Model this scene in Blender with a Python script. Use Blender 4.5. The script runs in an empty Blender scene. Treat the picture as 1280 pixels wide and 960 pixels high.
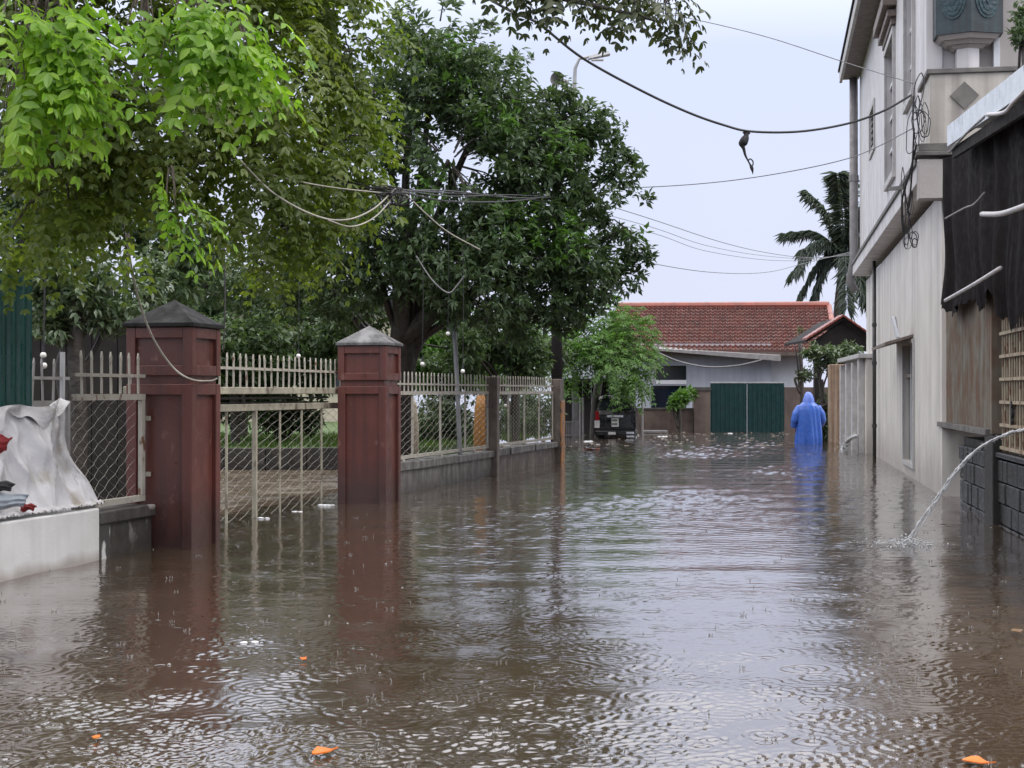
import bpy, math, random
import numpy as np
from mathutils import Vector, Matrix, Quaternion
random.seed(7)
rng = np.random.default_rng(11)
SC = bpy.context.scene
COL = SC.collection
PI = math.pi

# ------------------------------------------------------------------ camera
F, H, HY = 1900.0, 1.2, 490.0        # focal length in photo pixels, eye height over the water, horizon row
cam_d = bpy.data.cameras.new('camera')
cam = bpy.data.objects.new('camera', cam_d)
COL.objects.link(cam)
cam.location = (0, 0, H)
cam.rotation_euler = (PI / 2 + math.atan(10 / F), 0, 0)
cam_d.sensor_width = 36
cam_d.lens = 36 * F / 1280
cam_d.clip_start = 0.05
cam_d.clip_end = 3000
SC.camera = cam

# ------------------------------------------------------------------ sky, sun, exposure
world = bpy.data.worlds.new('World')
SC.world = world
world.use_nodes = True
wn, wl = world.node_tree.nodes, world.node_tree.links
wn.clear()
SUN_EL, SUN_AZ = math.radians(48), math.radians(115)
w_out = wn.new('ShaderNodeOutputWorld')
w_bg = wn.new('ShaderNodeBackground')
w_bg.inputs['Strength'].default_value = 0.1
sky = wn.new('ShaderNodeTexSky')
sky.sky_type = 'NISHITA'
sky.sun_disc = False
sky.sun_elevation = SUN_EL
sky.sun_rotation = SUN_AZ
sky.air_density = 1.5
sky.dust_density = 3.0
tc = wn.new('ShaderNodeTexCoord')
sep = wn.new('ShaderNodeSeparateXYZ')
wl.new(tc.outputs['Generated'], sep.inputs[0])
ramp = wn.new('ShaderNodeValToRGB')      # rain cloud layer: raised steeply above the view to brighten reflections and walls
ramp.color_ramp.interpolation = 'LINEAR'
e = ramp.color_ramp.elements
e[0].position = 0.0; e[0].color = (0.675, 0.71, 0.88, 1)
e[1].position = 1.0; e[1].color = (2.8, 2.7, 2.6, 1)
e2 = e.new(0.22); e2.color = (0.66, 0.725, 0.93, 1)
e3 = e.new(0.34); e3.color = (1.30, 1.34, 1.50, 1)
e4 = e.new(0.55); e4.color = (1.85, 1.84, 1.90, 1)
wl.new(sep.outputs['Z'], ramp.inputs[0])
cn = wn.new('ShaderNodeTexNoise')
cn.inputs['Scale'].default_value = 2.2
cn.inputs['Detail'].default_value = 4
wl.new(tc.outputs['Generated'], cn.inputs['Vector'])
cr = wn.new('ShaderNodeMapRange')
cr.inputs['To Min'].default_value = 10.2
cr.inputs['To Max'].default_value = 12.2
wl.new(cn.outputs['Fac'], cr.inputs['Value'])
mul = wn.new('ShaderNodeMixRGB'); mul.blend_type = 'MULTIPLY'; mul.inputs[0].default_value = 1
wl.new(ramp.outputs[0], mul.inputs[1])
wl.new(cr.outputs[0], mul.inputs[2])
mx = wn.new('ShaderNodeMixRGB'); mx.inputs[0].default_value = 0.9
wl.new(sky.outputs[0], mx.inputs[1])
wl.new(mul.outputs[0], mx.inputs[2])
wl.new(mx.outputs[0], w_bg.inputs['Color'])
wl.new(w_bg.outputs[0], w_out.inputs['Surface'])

sun_d = bpy.data.lights.new('sun', 'SUN')
sun_d.energy = 1.5
sun_d.angle = math.radians(40)
sun_d.color = (1.0, 0.97, 0.93)
sun = bpy.data.objects.new('sun', sun_d)
COL.objects.link(sun)
sdir = Vector((math.sin(SUN_AZ) * math.cos(SUN_EL), math.cos(SUN_AZ) * math.cos(SUN_EL), math.sin(SUN_EL)))
sun.rotation_euler = sdir.to_track_quat('Z', 'Y').to_euler()

SC.view_settings.view_transform = 'Standard'
SC.view_settings.look = 'None'
SC.view_settings.exposure = 0.12
SC.view_settings.gamma = 1.0
SC.cycles.max_bounces = 7
SC.cycles.diffuse_bounces = 3
SC.cycles.glossy_bounces = 3
SC.cycles.transmission_bounces = 5
SC.cycles.transparent_max_bounces = 8
SC.cycles.caustics_reflective = False
SC.cycles.caustics_refractive = False

# ------------------------------------------------------------------ geometry helpers
def P(px, py, d):
    """photo pixel at depth d (metres) -> world point"""
    return Vector(((px - 640) / F * d, d, H - (py - HY) / F * d))

class Frame:
    """local frame on the ground: s along u, t to the left of u"""
    def __init__(self, ox, oy, ux, uy):
        self.o = Vector((ox, oy, 0))
        self.u = Vector((ux, uy, 0)).normalized()
        self.w = Vector((-self.u.y, self.u.x, 0))
        self.ang = math.atan2(self.u.y, self.u.x)
    def pt(self, s, t, z):
        return self.o + self.u * s + self.w * t + Vector((0, 0, z))
    def s_at(self, px, t=0.0):
        k = (px - 640) / F
        return (k * (self.o.y + self.w.y * t) - self.o.x - self.w.x * t) / (self.u.x - k * self.u.y)
    def d_at(self, px, t=0.0):
        return self.pt(self.s_at(px, t), t, 0).y
    def z_at(self, px, py, t=0.0):
        return H - (py - HY) / F * self.d_at(px, t)

WORLD = Frame(0, 0, 1, 0)      # s = x, t = y

class MB:
    def __init__(self):
        self.v = []; self.f = []
    def add(self, verts, faces):
        n = len(self.v)
        self.v += [tuple(p) for p in verts]
        self.f += [tuple(n + i for i in q) for q in faces]
        return self
    def box(self, fr, s0, s1, t0, t1, z0, z1):
        c = [fr.pt(s, t, z) for z in (z0, z1) for s, t in ((s0, t0), (s1, t0), (s1, t1), (s0, t1))]
        return self.add(c, [(3, 2, 1, 0), (4, 5, 6, 7), (0, 1, 5, 4), (1, 2, 6, 5), (2, 3, 7, 6), (3, 0, 4, 7)])
    def prism(self, bottom, top):
        n = len(bottom)
        f = [tuple(reversed(range(n))), tuple(range(n, 2 * n))]
        f += [(i, (i + 1) % n, n + (i + 1) % n, n + i) for i in range(n)]
        return self.add(list(bottom) + list(top), f)
    def tube(self, pts, r, n=6, cap=True):
        pts = [Vector(p) for p in pts]
        m = len(pts)
        rs = r if isinstance(r, (list, tuple)) else [r] * m
        rings = []
        prev = None
        for i, p in enumerate(pts):
            a = pts[max(i - 1, 0)]; b = pts[min(i + 1, m - 1)]
            t = (b - a)
            t = t.normalized() if t.length > 1e-9 else Vector((0, 0, 1))
            if prev is None:
                x = t.orthogonal().normalized()
            else:
                x = prev - t * prev.dot(t)
                x = x.normalized() if x.length > 1e-6 else t.orthogonal().normalized()
            prev = x
            y = t.cross(x)
            rings.append([p + (x * math.cos(2 * PI * k / n) + y * math.sin(2 * PI * k / n)) * rs[i] for k in range(n)])
        vs = [q for rg in rings for q in rg]
        fs = [(i * n + k, i * n + (k + 1) % n, (i + 1) * n + (k + 1) % n, (i + 1) * n + k) for i in range(m - 1) for k in range(n)]
        if cap:
            fs.append(tuple(reversed(range(n)))); fs.append(tuple((m - 1) * n + k for k in range(n)))
        return self.add(vs, fs)
    def bar(self, a, b, w, h=None):
        """square bar from a to b"""
        a = Vector(a); b = Vector(b); h = h or w
        t = (b - a).normalized()
        x = t.cross(Vector((0, 0, 1)))
        x = x.normalized() if x.length > 1e-4 else Vector((1, 0, 0))
        y = x.cross(t)
        c = lambda p: [p + x * w / 2 * sx + y * h / 2 * sy for sx, sy in ((-1, -1), (1, -1), (1, 1), (-1, 1))]
        return self.prism(c(a), c(b))
    def sphere(self, c, r, n=10, m=7, sq=(1, 1, 1)):
        c = Vector(c)
        vs = [c + Vector((0, 0, -r * sq[2]))]
        for j in range(1, m):
            a = -PI / 2 + PI * j / m
            vs += [c + Vector((r * sq[0] * math.cos(a) * math.cos(2 * PI * k / n), r * sq[1] * math.cos(a) * math.sin(2 * PI * k / n), r * sq[2] * math.sin(a))) for k in range(n)]
        vs.append(c + Vector((0, 0, r * sq[2])))
        fs = [(0, 1 + (k + 1) % n, 1 + k) for k in range(n)]
        for j in range(m - 2):
            fs += [(1 + j * n + k, 1 + j * n + (k + 1) % n, 1 + (j + 1) * n + (k + 1) % n, 1 + (j + 1) * n + k) for k in range(n)]
        l = len(vs) - 1; b = 1 + (m - 2) * n
        fs += [(b + k, b + (k + 1) % n, l) for k in range(n)]
        return self.add(vs, fs)
    def disc(self, c, nrm, r, th, n=20):
        nrm = Vector(nrm).normalized(); c = Vector(c)
        return self.tube([c - nrm * th / 2, c + nrm * th / 2], r, n)
    def sheet(self, fn, nu, nv):
        vs = [fn(i / nu, j / nv) for j in range(nv + 1) for i in range(nu + 1)]
        fs = [(j * (nu + 1) + i, j * (nu + 1) + i + 1, (j + 1) * (nu + 1) + i + 1, (j + 1) * (nu + 1) + i) for j in range(nv) for i in range(nu)]
        return self.add(vs, fs)
    def mesh(self, name, off=Vector((0, 0, 0)), smooth=False):
        me = bpy.data.meshes.new(name)
        me.from_pydata([(v[0] - off.x, v[1] - off.y, v[2] - off.z) for v in self.v], [], self.f)
        if smooth:
            me.polygons.foreach_set('use_smooth', [True] * len(me.polygons))
        me.update()
        return me
    def build(self, name, mat, parent=None, smooth=False, bevel=0, origin=None):
        off = wloc(parent) if parent else (Vector(origin) if origin is not None else Vector((0, 0, 0)))
        me = self.mesh(name, off, smooth)
        if mat: me.materials.append(mat)
        return link(name, me, parent, off if not parent else None, bevel)

def wloc(o):
    p = Vector((0, 0, 0))
    while o is not None:
        p += o.location; o = o.parent
    return p

def link(name, me, parent=None, loc=None, bevel=0):
    o = bpy.data.objects.new(name, me)
    COL.objects.link(o)
    if parent: o.parent = parent
    if loc is not None: o.location = loc
    if bevel:
        b = o.modifiers.new('bevel', 'BEVEL'); b.width = bevel; b.segments = 2; b.limit_method = 'ANGLE'
    return o

def tag(o, label, cat, group=None):
    o['label'] = label; o['category'] = cat
    if group: o['group'] = group
    return o

def thing(name, label, cat, loc=(0, 0, 0), group=None):
    o = bpy.data.objects.new(name, None)
    o.empty_display_size = 0.1
    COL.objects.link(o); o.location = loc
    return tag(o, label, cat, group)

def struct(name, mb, mat, **k):
    o = mb.build(name, mat, **k); o['kind'] = 'structure'; return o

def stuff(o):
    o['kind'] = 'stuff'; return o

def piece(name, me, parent, loc, rot=None):
    """one copy of a shared mesh under a thing; loc is in world space"""
    o = bpy.data.objects.new(name, me)
    COL.objects.link(o); o.parent = parent
    o.location = Vector(loc) - wloc(parent)
    if rot is not None: o.rotation_euler = rot
    return o

def spline(pts, n=6):
    pts = [Vector(p) for p in pts]
    out = []
    for i in range(len(pts) - 1):
        p0 = pts[max(i - 1, 0)]; p1 = pts[i]; p2 = pts[i + 1]; p3 = pts[min(i + 2, len(pts) - 1)]
        for k in range(n):
            t = k / n
            out.append(0.5 * ((2 * p1) + (p2 - p0) * t + (2 * p0 - 5 * p1 + 4 * p2 - p3) * t * t + (3 * p1 - p0 - 3 * p2 + p3) * t ** 3))
    out.append(pts[-1])
    return out

def pxline(lst, n=6):
    return spline([P(*q) for q in lst], n)

# ------------------------------------------------------------------ materials
def nd(nt, t, **k):
    n = nt.nodes.new(t)
    for a, b in k.items(): setattr(n, a, b)
    return n

def base_mat(name, rough=0.6, spec=0.5, metal=0.0):
    m = bpy.data.materials.new(name); m.use_nodes = True
    nt = m.node_tree
    b = nt.nodes['Principled BSDF']
    b.inputs['Roughness'].default_value = rough
    b.inputs['Metallic'].default_value = metal
    if 'Specular IOR Level' in b.inputs: b.inputs['Specular IOR Level'].default_value = spec
    return m, nt, b

def c4(c): return (c[0], c[1], c[2], 1)

def noise_fac(nt, scale, stretch=(1, 1, 1), detail=4, lo=0.35, hi=0.65, coord='Position'):
    g = nd(nt, 'ShaderNodeNewGeometry')
    mp = nd(nt, 'ShaderNodeMapping'); mp.inputs['Scale'].default_value = stretch
    nt.links.new(g.outputs['Position'], mp.inputs[0])
    n = nd(nt, 'ShaderNodeTexNoise'); n.inputs['Scale'].default_value = scale; n.inputs['Detail'].default_value = detail
    nt.links.new(mp.outputs[0], n.inputs['Vector'])
    r = nd(nt, 'ShaderNodeMapRange'); r.clamp = True
    r.inputs['From Min'].default_value = lo; r.inputs['From Max'].default_value = hi
    nt.links.new(n.outputs['Fac'], r.inputs['Value'])
    return r.outputs[0], n.outputs['Fac']

def mix(nt, fac, a, b, blend='MIX'):
    x = nd(nt, 'ShaderNodeMixRGB', blend_type=blend)
    for i, v in ((0, fac), (1, a), (2, b)):
        if isinstance(v, (int, float)): x.inputs[i].default_value = v
        elif isinstance(v, tuple): x.inputs[i].default_value = c4(v)
        else: nt.links.new(v, x.inputs[i])
    return x.outputs[0]

def surf(name, col, col2=None, scale=6, rough=0.55, spec=0.5, metal=0, streak=None, streak_amt=0.6, streak_scale=9,
         fine=None, bump=0.15, bump_scale=40, damp=None, damp_h=0.25, patch=None, patch_scale=3, patch_lo=0.55, patch_hi=0.62, lo=0.35, hi=0.65):
    """weathered surface: two-tone mottling, rain streaks, flaking patches, a damp band over the flood line, fine relief"""
    m, nt, b = base_mat(name, rough, spec, metal)
    col2 = col2 or tuple(c * 0.75 for c in col)
    f, _ = noise_fac(nt, scale, lo=lo, hi=hi)
    c = mix(nt, f, col, col2)
    if streak:
        f2, _ = noise_fac(nt, streak_scale, (1, 1, 0.035), 2.5, 0.42, 0.74)
        mm = nd(nt, 'ShaderNodeMath', operation='MULTIPLY'); mm.inputs[1].default_value = streak_amt
        nt.links.new(f2, mm.inputs[0])
        c = mix(nt, mm.outputs[0], c, streak)
    if patch:
        f3, _ = noise_fac(nt, patch_scale, (1, 1, 0.6), 8, patch_lo, patch_hi)
        c = mix(nt, f3, c, patch)
    if damp:
        g = nd(nt, 'ShaderNodeNewGeometry'); sp = nd(nt, 'ShaderNodeSeparateXYZ')
        nt.links.new(g.outputs['Position'], sp.inputs[0])
        _, raw = noise_fac(nt, 5, (1, 1, 0.4), 4)
        ad = nd(nt, 'ShaderNodeMath', operation='MULTIPLY_ADD')
        ad.inputs[1].default_value = -damp_h * 1.6
        nt.links.new(raw, ad.inputs[0]); nt.links.new(sp.outputs['Z'], ad.inputs[2])
        r = nd(nt, 'ShaderNodeMapRange'); r.clamp = True
        r.inputs['From Min'].default_value = -damp_h * 0.6; r.inputs['From Max'].default_value = damp_h * 0.45
        r.inputs['To Min'].default_value = 0.85; r.inputs['To Max'].default_value = 0
        nt.links.new(ad.outputs[0], r.inputs['Value'])
        c = mix(nt, r.outputs[0], c, damp)
    nt.links.new(c, b.inputs['Base Color'])
    if bump:
        _, raw = noise_fac(nt, bump_scale, detail=5)
        bp = nd(nt, 'ShaderNodeBump'); bp.inputs['Strength'].default_value = bump; bp.inputs['Distance'].default_value = 0.02
        nt.links.new(raw, bp.inputs['Height']); nt.links.new(bp.outputs[0], b.inputs['Normal'])
    _, rr = noise_fac(nt, scale * 2)
    mr = nd(nt, 'ShaderNodeMapRange')
    mr.inputs['From Min'].default_value = 0.3; mr.inputs['From Max'].default_value = 0.7
    mr.inputs['To Min'].default_value = max(rough - 0.15, 0.05); mr.inputs['To Max'].default_value = min(rough + 0.15, 1)
    nt.links.new(rr, mr.inputs['Value']); nt.links.new(mr.outputs[0], b.inputs['Roughness'])
    return m

def leaf_mat(name, cols, rough=0.38, trans=0.35, spec=0.5):
    m, nt, b = base_mat(name, rough, spec)
    g = nd(nt, 'ShaderNodeNewGeometry'); oi = nd(nt, 'ShaderNodeObjectInfo')
    ad = nd(nt, 'ShaderNodeMath', operation='ADD')
    nt.links.new(g.outputs['Random Per Island'], ad.inputs[0]); nt.links.new(oi.outputs['Random'], ad.inputs[1])
    fr = nd(nt, 'ShaderNodeMath', operation='FRACT'); nt.links.new(ad.outputs[0], fr.inputs[0])
    rp = nd(nt, 'ShaderNodeValToRGB')
    el = rp.color_ramp.elements
    el[0].position = 0; el[0].color = c4(cols[0]); el[1].position = 1; el[1].color = c4(cols[-1])
    for i, c in enumerate(cols[1:-1]):
        x = el.new((i + 1) / (len(cols) - 1)); x.color = c4(c)
    nt.links.new(fr.outputs[0], rp.inputs[0])
    # branch-to-branch differences in hue, soft
    f, _ = noise_fac(nt, 0.9, detail=3, lo=0.3, hi=0.7)
    c = mix(nt, f, rp.outputs[0], tuple(0.72 * x for x in cols[len(cols) // 2]))
    nt.links.new(c, b.inputs['Base Color'])
    tr = nd(nt, 'ShaderNodeBsdfTranslucent')
    nt.links.new(mix(nt, 1.0, c, (1.5, 1.6, 0.8), 'MULTIPLY'), tr.inputs['Color'])
    ms = nd(nt, 'ShaderNodeMixShader'); ms.inputs[0].default_value = trans
    out = nt.nodes['Material Output']
    nt.links.new(b.outputs[0], ms.inputs[1]); nt.links.new(tr.outputs[0], ms.inputs[2]); nt.links.new(ms.outputs[0], out.inputs['Surface'])
    return m

def glass_dark(name, col=(0.02, 0.025, 0.03)):
    m, nt, b = base_mat(name, 0.08, 0.6)
    b.inputs['Base Color'].default_value = c4(col)
    return m

def water_mat():
    m, nt, b = base_mat('muddy_flood_water', 0.13, 0.5)
    b.inputs['IOR'].default_value = 1.333
    f, _ = noise_fac(nt, 0.35, detail=5, lo=0.3, hi=0.7)
    nt.links.new(mix(nt, f, (0.066, 0.043, 0.026), (0.050, 0.034, 0.021)), b.inputs['Base Color'])
    g = nd(nt, 'ShaderNodeNewGeometry')
    flat = nd(nt, 'ShaderNodeMapping'); flat.inputs['Scale'].default_value = (1, 1, 0)
    nt.links.new(g.outputs['Position'], flat.inputs[0])
    def n(scale, detail, stretch=(1, 1, 1), rough=0.5):
        mp = nd(nt, 'ShaderNodeMapping'); mp.inputs['Scale'].default_value = stretch
        nt.links.new(flat.outputs[0], mp.inputs[0])
        t = nd(nt, 'ShaderNodeTexNoise'); t.inputs['Scale'].default_value = scale; t.inputs['Detail'].default_value = detail
        t.inputs['Roughness'].default_value = rough; t.inputs['Distortion'].default_value = 0.6
        nt.links.new(mp.outputs[0], t.inputs['Vector']); return t.outputs['Fac']
    def M(op, a, bb=None, c=None):
        x = nd(nt, 'ShaderNodeMath', operation=op)
        for i, v in enumerate((a, bb, c)):
            if v is None: continue
            if isinstance(v, (int, float)): x.inputs[i].default_value = v
            else: nt.links.new(v, x.inputs[i])
        return x.outputs[0]
    def rings(scale, off, freq, dens):
        mp = nd(nt, 'ShaderNodeMapping'); mp.inputs['Location'].default_value = off
        nt.links.new(flat.outputs[0], mp.inputs[0])
        v = nd(nt, 'ShaderNodeTexVoronoi'); v.inputs['Scale'].default_value = scale
        nt.links.new(mp.outputs[0], v.inputs['Vector'])
        dist = v.outputs['Distance']
        sp = nd(nt, 'ShaderNodeSeparateColor'); nt.links.new(v.outputs['Color'], sp.inputs[0])
        rad = M('MULTIPLY_ADD', sp.outputs[0], 0.42, 0.04)             # ring radius differs from drop to drop
        dd = M('SUBTRACT', dist, rad)
        env = M('MULTIPLY', dd, dd); env = M('MULTIPLY', env, -95.0); env = M('EXPONENT', env)
        s = M('SINE', M('MULTIPLY', dd, freq))
        gate = M('LESS_THAN', sp.outputs[1], dens)
        amp = M('MULTIPLY_ADD', sp.outputs[0], -0.8, 1.05)
        return M('MULTIPLY', M('MULTIPLY', M('MULTIPLY', s, env), gate), amp)
    h = M('MULTIPLY', n(16.0, 3, (0.6, 1.8, 1)), 0.0009)
    h = M('ADD', h, M('MULTIPLY', n(30, 2, (0.7, 1.5, 1)), 0.0005))
    h = M('ADD', h, M('MULTIPLY', rings(7.5, (0, 0, 0), 34, 0.3), 0.0026))
    h = M('ADD', h, M('MULTIPLY', rings(4.1, (3.3, 7.1, 0), 44, 0.28), 0.0036))
    h = M('ADD', h, M('MULTIPLY', rings(14.0, (1.7, 2.9, 0), 30, 0.4), 0.0011))
    # calmer and rougher patches drift over the street
    patch = nd(nt, 'ShaderNodeMapRange'); patch.clamp = True
    patch.inputs['From Min'].default_value = 0.35; patch.inputs['From Max'].default_value = 0.65
    patch.inputs['To Min'].default_value = 0.45; patch.inputs['To Max'].default_value = 1.25
    nt.links.new(n(0.42, 3, (0.8, 1.2, 1)), patch.inputs['Value'])
    h = M('MULTIPLY', h, patch.outputs[0])
    bp = nd(nt, 'ShaderNodeBump'); bp.inputs['Strength'].default_value = 1.0; bp.inputs['Distance'].default_value = WATER_BUMP
    nt.links.new(h, bp.inputs['Height']); nt.links.new(bp.outputs[0], b.inputs['Normal'])
    # opaque silt-laden body under a mirror-like rain film
    fz_ = nd(nt, 'ShaderNodeFresnel'); fz_.inputs['IOR'].default_value = 1.333
    nt.links.new(bp.outputs[0], fz_.inputs['Normal'])
    pw = M('POWER', fz_.outputs[0], 0.55)
    gl = nd(nt, 'ShaderNodeBsdfGlossy'); gl.inputs['Roughness'].default_value = 0.10; gl.inputs['Color'].default_value = (0.98, 0.98, 0.98, 1)
    nt.links.new(bp.outputs[0], gl.inputs['Normal'])
    b.inputs['Specular IOR Level'].default_value = 0; b.inputs['Roughness'].default_value = 0.9
    ms = nd(nt, 'ShaderNodeMixShader')
    nt.links.new(pw, ms.inputs[0]); nt.links.new(b.outputs[0], ms.inputs[1]); nt.links.new(gl.outputs[0], ms.inputs[2])
    nt.links.new(ms.outputs[0], nt.nodes['Material Output'].inputs['Surface'])
    return m
WATER_BUMP = 0.42

M_ = {}
M_['water'] = water_mat()
M_['mud'] = surf('brown_mud', (0.12, 0.09, 0.06), (0.09, 0.065, 0.045), rough=0.8)
M_['pillar'] = surf('oxblood_paint', (0.122, 0.036, 0.028), (0.090, 0.027, 0.022), scale=3, rough=0.42, streak=(0.045, 0.018, 0.016), streak_amt=0.7, streak_scale=12, damp=(0.045, 0.023, 0.020), damp_h=0.42, bump=0.12, patch=(0.16, 0.075, 0.062), patch_scale=9, patch_lo=0.64, patch_hi=0.72)
M_['cap'] = surf('weathered_cement', (0.20, 0.20, 0.21), (0.09, 0.09, 0.095), scale=7, rough=0.7, spec=0.2, streak=(0.06, 0.06, 0.06), patch=(0.04, 0.04, 0.042), patch_scale=11, patch_lo=0.58, patch_hi=0.66)
M_['capdark'] = surf('mossy_dark_cement', (0.024, 0.025, 0.027), (0.014, 0.0145, 0.0155), scale=7, rough=0.75, spec=0.15, streak=(0.03, 0.03, 0.03))
M_['iron'] = surf('cream_painted_iron', (0.42, 0.40, 0.35), (0.33, 0.31, 0.27), scale=9, rough=0.5, patch=(0.14, 0.075, 0.045), patch_scale=14, patch_lo=0.6, patch_hi=0.68, bump=0.05)
M_['beam'] = surf('old_cream_beam', (0.40, 0.38, 0.30), (0.28, 0.26, 0.21), scale=6, rough=0.6, patch=(0.12, 0.10, 0.075), patch_scale=9, patch_lo=0.55, patch_hi=0.66)
M_['wire'] = surf('galvanised_wire', (0.34, 0.33, 0.30), (0.24, 0.22, 0.19), scale=20, rough=0.45, metal=0.3, bump=0)
M_['darkwall'] = surf('blackened_render', (0.042, 0.038, 0.036), (0.022, 0.02, 0.019), scale=5, rough=0.55, streak=(0.15, 0.14, 0.13), streak_amt=0.35, damp=(0.03, 0.026, 0.023), patch=(0.25, 0.235, 0.225), patch_scale=7, patch_lo=0.63, patch_hi=0.68)
M_['fencewall'] = surf('streaked_grey_render', (0.16, 0.15, 0.145), (0.07, 0.066, 0.064), scale=4, rough=0.6, streak=(0.33, 0.32, 0.31), streak_amt=0.75, streak_scale=7, damp=(0.05, 0.045, 0.042), damp_h=0.2)
M_['fencewall2'] = surf('brown_stained_render', (0.10, 0.075, 0.065), (0.06, 0.045, 0.04), scale=4, rough=0.6, streak=(0.26, 0.21, 0.18), streak_amt=0.5, streak_scale=7)
M_['coping'] = surf('dark_coping', (0.12, 0.115, 0.11), (0.055, 0.052, 0.05), scale=6, rough=0.55, streak=(0.28, 0.275, 0.27), streak_amt=0.5)
M_['post'] = surf('dark_concrete_post', (0.14, 0.115, 0.10), (0.07, 0.06, 0.055), rough=0.6, streak=(0.20, 0.15, 0.12), streak_amt=0.5)
M_['ochre'] = surf('ochre_paint', (0.42, 0.19, 0.055), (0.28, 0.13, 0.05), rough=0.5, patch=(0.08, 0.06, 0.05), patch_scale=8)
M_['orange'] = surf('orange_weathered', (0.40, 0.19, 0.04), (0.30, 0.13, 0.03), rough=0.6)
M_['whitewall'] = surf('whitewashed_render', (0.78, 0.77, 0.77), (0.66, 0.65, 0.64), scale=2.5, rough=0.6, streak=(0.5, 0.48, 0.46), streak_amt=0.3, damp=(0.36, 0.32, 0.29), damp_h=0.07, bump=0.12, bump_scale=45)
M_['peel'] = surf('peeling_white_render', (0.62, 0.61, 0.60), (0.5, 0.49, 0.48), rough=0.6, patch=(0.04, 0.038, 0.037), patch_scale=6, patch_lo=0.47, patch_hi=0.52)
M_['green'] = surf('green_steel_sheet', (0.012, 0.085, 0.072), (0.009, 0.065, 0.056), rough=0.35, streak=(0.006, 0.038, 0.034), streak_amt=0.4, bump=0.03)
M_['gate_green'] = surf('dark_green_steel', (0.004, 0.032, 0.034), (0.003, 0.023, 0.026), rough=0.45, streak=(0.012, 0.036, 0.034), streak_amt=0.4, spec=0.3, bump=0.03)
M_['tarp'] = surf('dirty_white_tarpaulin', (0.60, 0.59, 0.615), (0.49, 0.48, 0.495), scale=5, rough=0.5, patch=(0.33, 0.295, 0.26), patch_scale=6, patch_lo=0.56, patch_hi=0.72, bump=0.25, bump_scale=26)
M_['red'] = surf('red_cloth', (0.26, 0.022, 0.024), (0.17, 0.015, 0.017), rough=0.8)
M_['denim'] = surf('pale_blue_cloth', (0.38, 0.42, 0.46), (0.28, 0.31, 0.35), rough=0.8)
M_['black'] = surf('black_cloth', (0.012, 0.012, 0.014), (0.02, 0.02, 0.022), rough=0.8)
M_['house'] = surf('pale_render', (0.73, 0.70, 0.66), (0.66, 0.63, 0.595), scale=1.2, rough=0.5, spec=0.35, streak=(0.40, 0.38, 0.365), streak_amt=0.75, streak_scale=4.5, damp=(0.40, 0.37, 0.345), damp_h=0.5, bump=0.035, bump_scale=20)
M_['houseup'] = surf('white_render_upper', (0.66, 0.64, 0.65), (0.58, 0.56, 0.57), scale=1.4, rough=0.5, streak=(0.36, 0.34, 0.33), streak_amt=0.6, streak_scale=5, bump=0.04, bump_scale=20)
M_['housegrey'] = surf('taupe_render', (0.40, 0.37, 0.355), (0.35, 0.32, 0.31), scale=2, rough=0.6)
M_['parapet'] = surf('stained_cream_parapet', (0.56, 0.53, 0.48), (0.45, 0.42, 0.38), scale=3, rough=0.6, streak=(0.20, 0.18, 0.165), streak_amt=0.75, streak_scale=6)
M_['cornice'] = surf('black_stained_cornice', (0.075, 0.07, 0.068), (0.16, 0.15, 0.14), scale=5, rough=0.6)
M_['trim'] = surf('grey_trim', (0.50, 0.49, 0.49), (0.40, 0.39, 0.39), rough=0.55)
M_['brown_trim'] = surf('brown_window_hood', (0.20, 0.16, 0.14), (0.14, 0.11, 0.10), rough=0.6)
M_['soffit'] = surf('brown_grey_soffit', (0.235, 0.205, 0.195), (0.19, 0.165, 0.158), rough=0.7)
M_['bay'] = surf('blackened_teal_bay', (0.022, 0.03, 0.036), (0.012, 0.017, 0.022), rough=0.5, streak=(0.04, 0.08, 0.095), streak_amt=0.6)
M_['medal'] = surf('teal_relief', (0.018, 0.05, 0.062), (0.012, 0.03, 0.04), scale=14, rough=0.45, bump=0.6, bump_scale=25)
M_['stone'] = surf('wet_black_stone', (0.014, 0.013, 0.014), (0.008, 0.0075, 0.008), scale=9, rough=0.36, patch=(0.05, 0.048, 0.047), patch_scale=5, patch_lo=0.58, patch_hi=0.75, bump=0.5, bump_scale=30)
M_['mortar'] = surf('dark_mortar', (0.006, 0.0055, 0.0055), (0.009, 0.0085, 0.008), rough=0.7)
M_['net'] = surf('black_shade_cloth', (0.0085, 0.007, 0.008), (0.012, 0.0095, 0.0105), rough=0.75, streak=(0.024, 0.017, 0.018), streak_amt=0.4, streak_scale=12, bump=0.5, bump_scale=90, spec=0.08)
M_['rust'] = surf('rusted_sheet', (0.20, 0.19, 0.16), (0.155, 0.105, 0.072), scale=3, rough=0.65, streak=(0.055, 0.04, 0.032), streak_amt=0.7, streak_scale=11, patch=(0.135, 0.075, 0.048), patch_scale=3.5, patch_lo=0.5, patch_hi=0.68)
M_['grille'] = surf('yellowed_grille', (0.44, 0.37, 0.27), (0.33, 0.27, 0.19), rough=0.5, patch=(0.18, 0.09, 0.05), patch_scale=12, bump=0.05)
M_['roofwhite'] = surf('bluish_white_sheet', (0.74, 0.80, 0.87), (0.62, 0.68, 0.75), scale=5, rough=0.4, patch=(0.38, 0.40, 0.43), patch_scale=9, patch_lo=0.6, patch_hi=0.7)
M_['pvc'] = surf('white_pvc', (0.62, 0.60, 0.61), (0.48, 0.46, 0.47), rough=0.4)
M_['pipe_dark'] = surf('dark_downpipe', (0.045, 0.042, 0.042), (0.03, 0.028, 0.028), rough=0.4)
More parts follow.
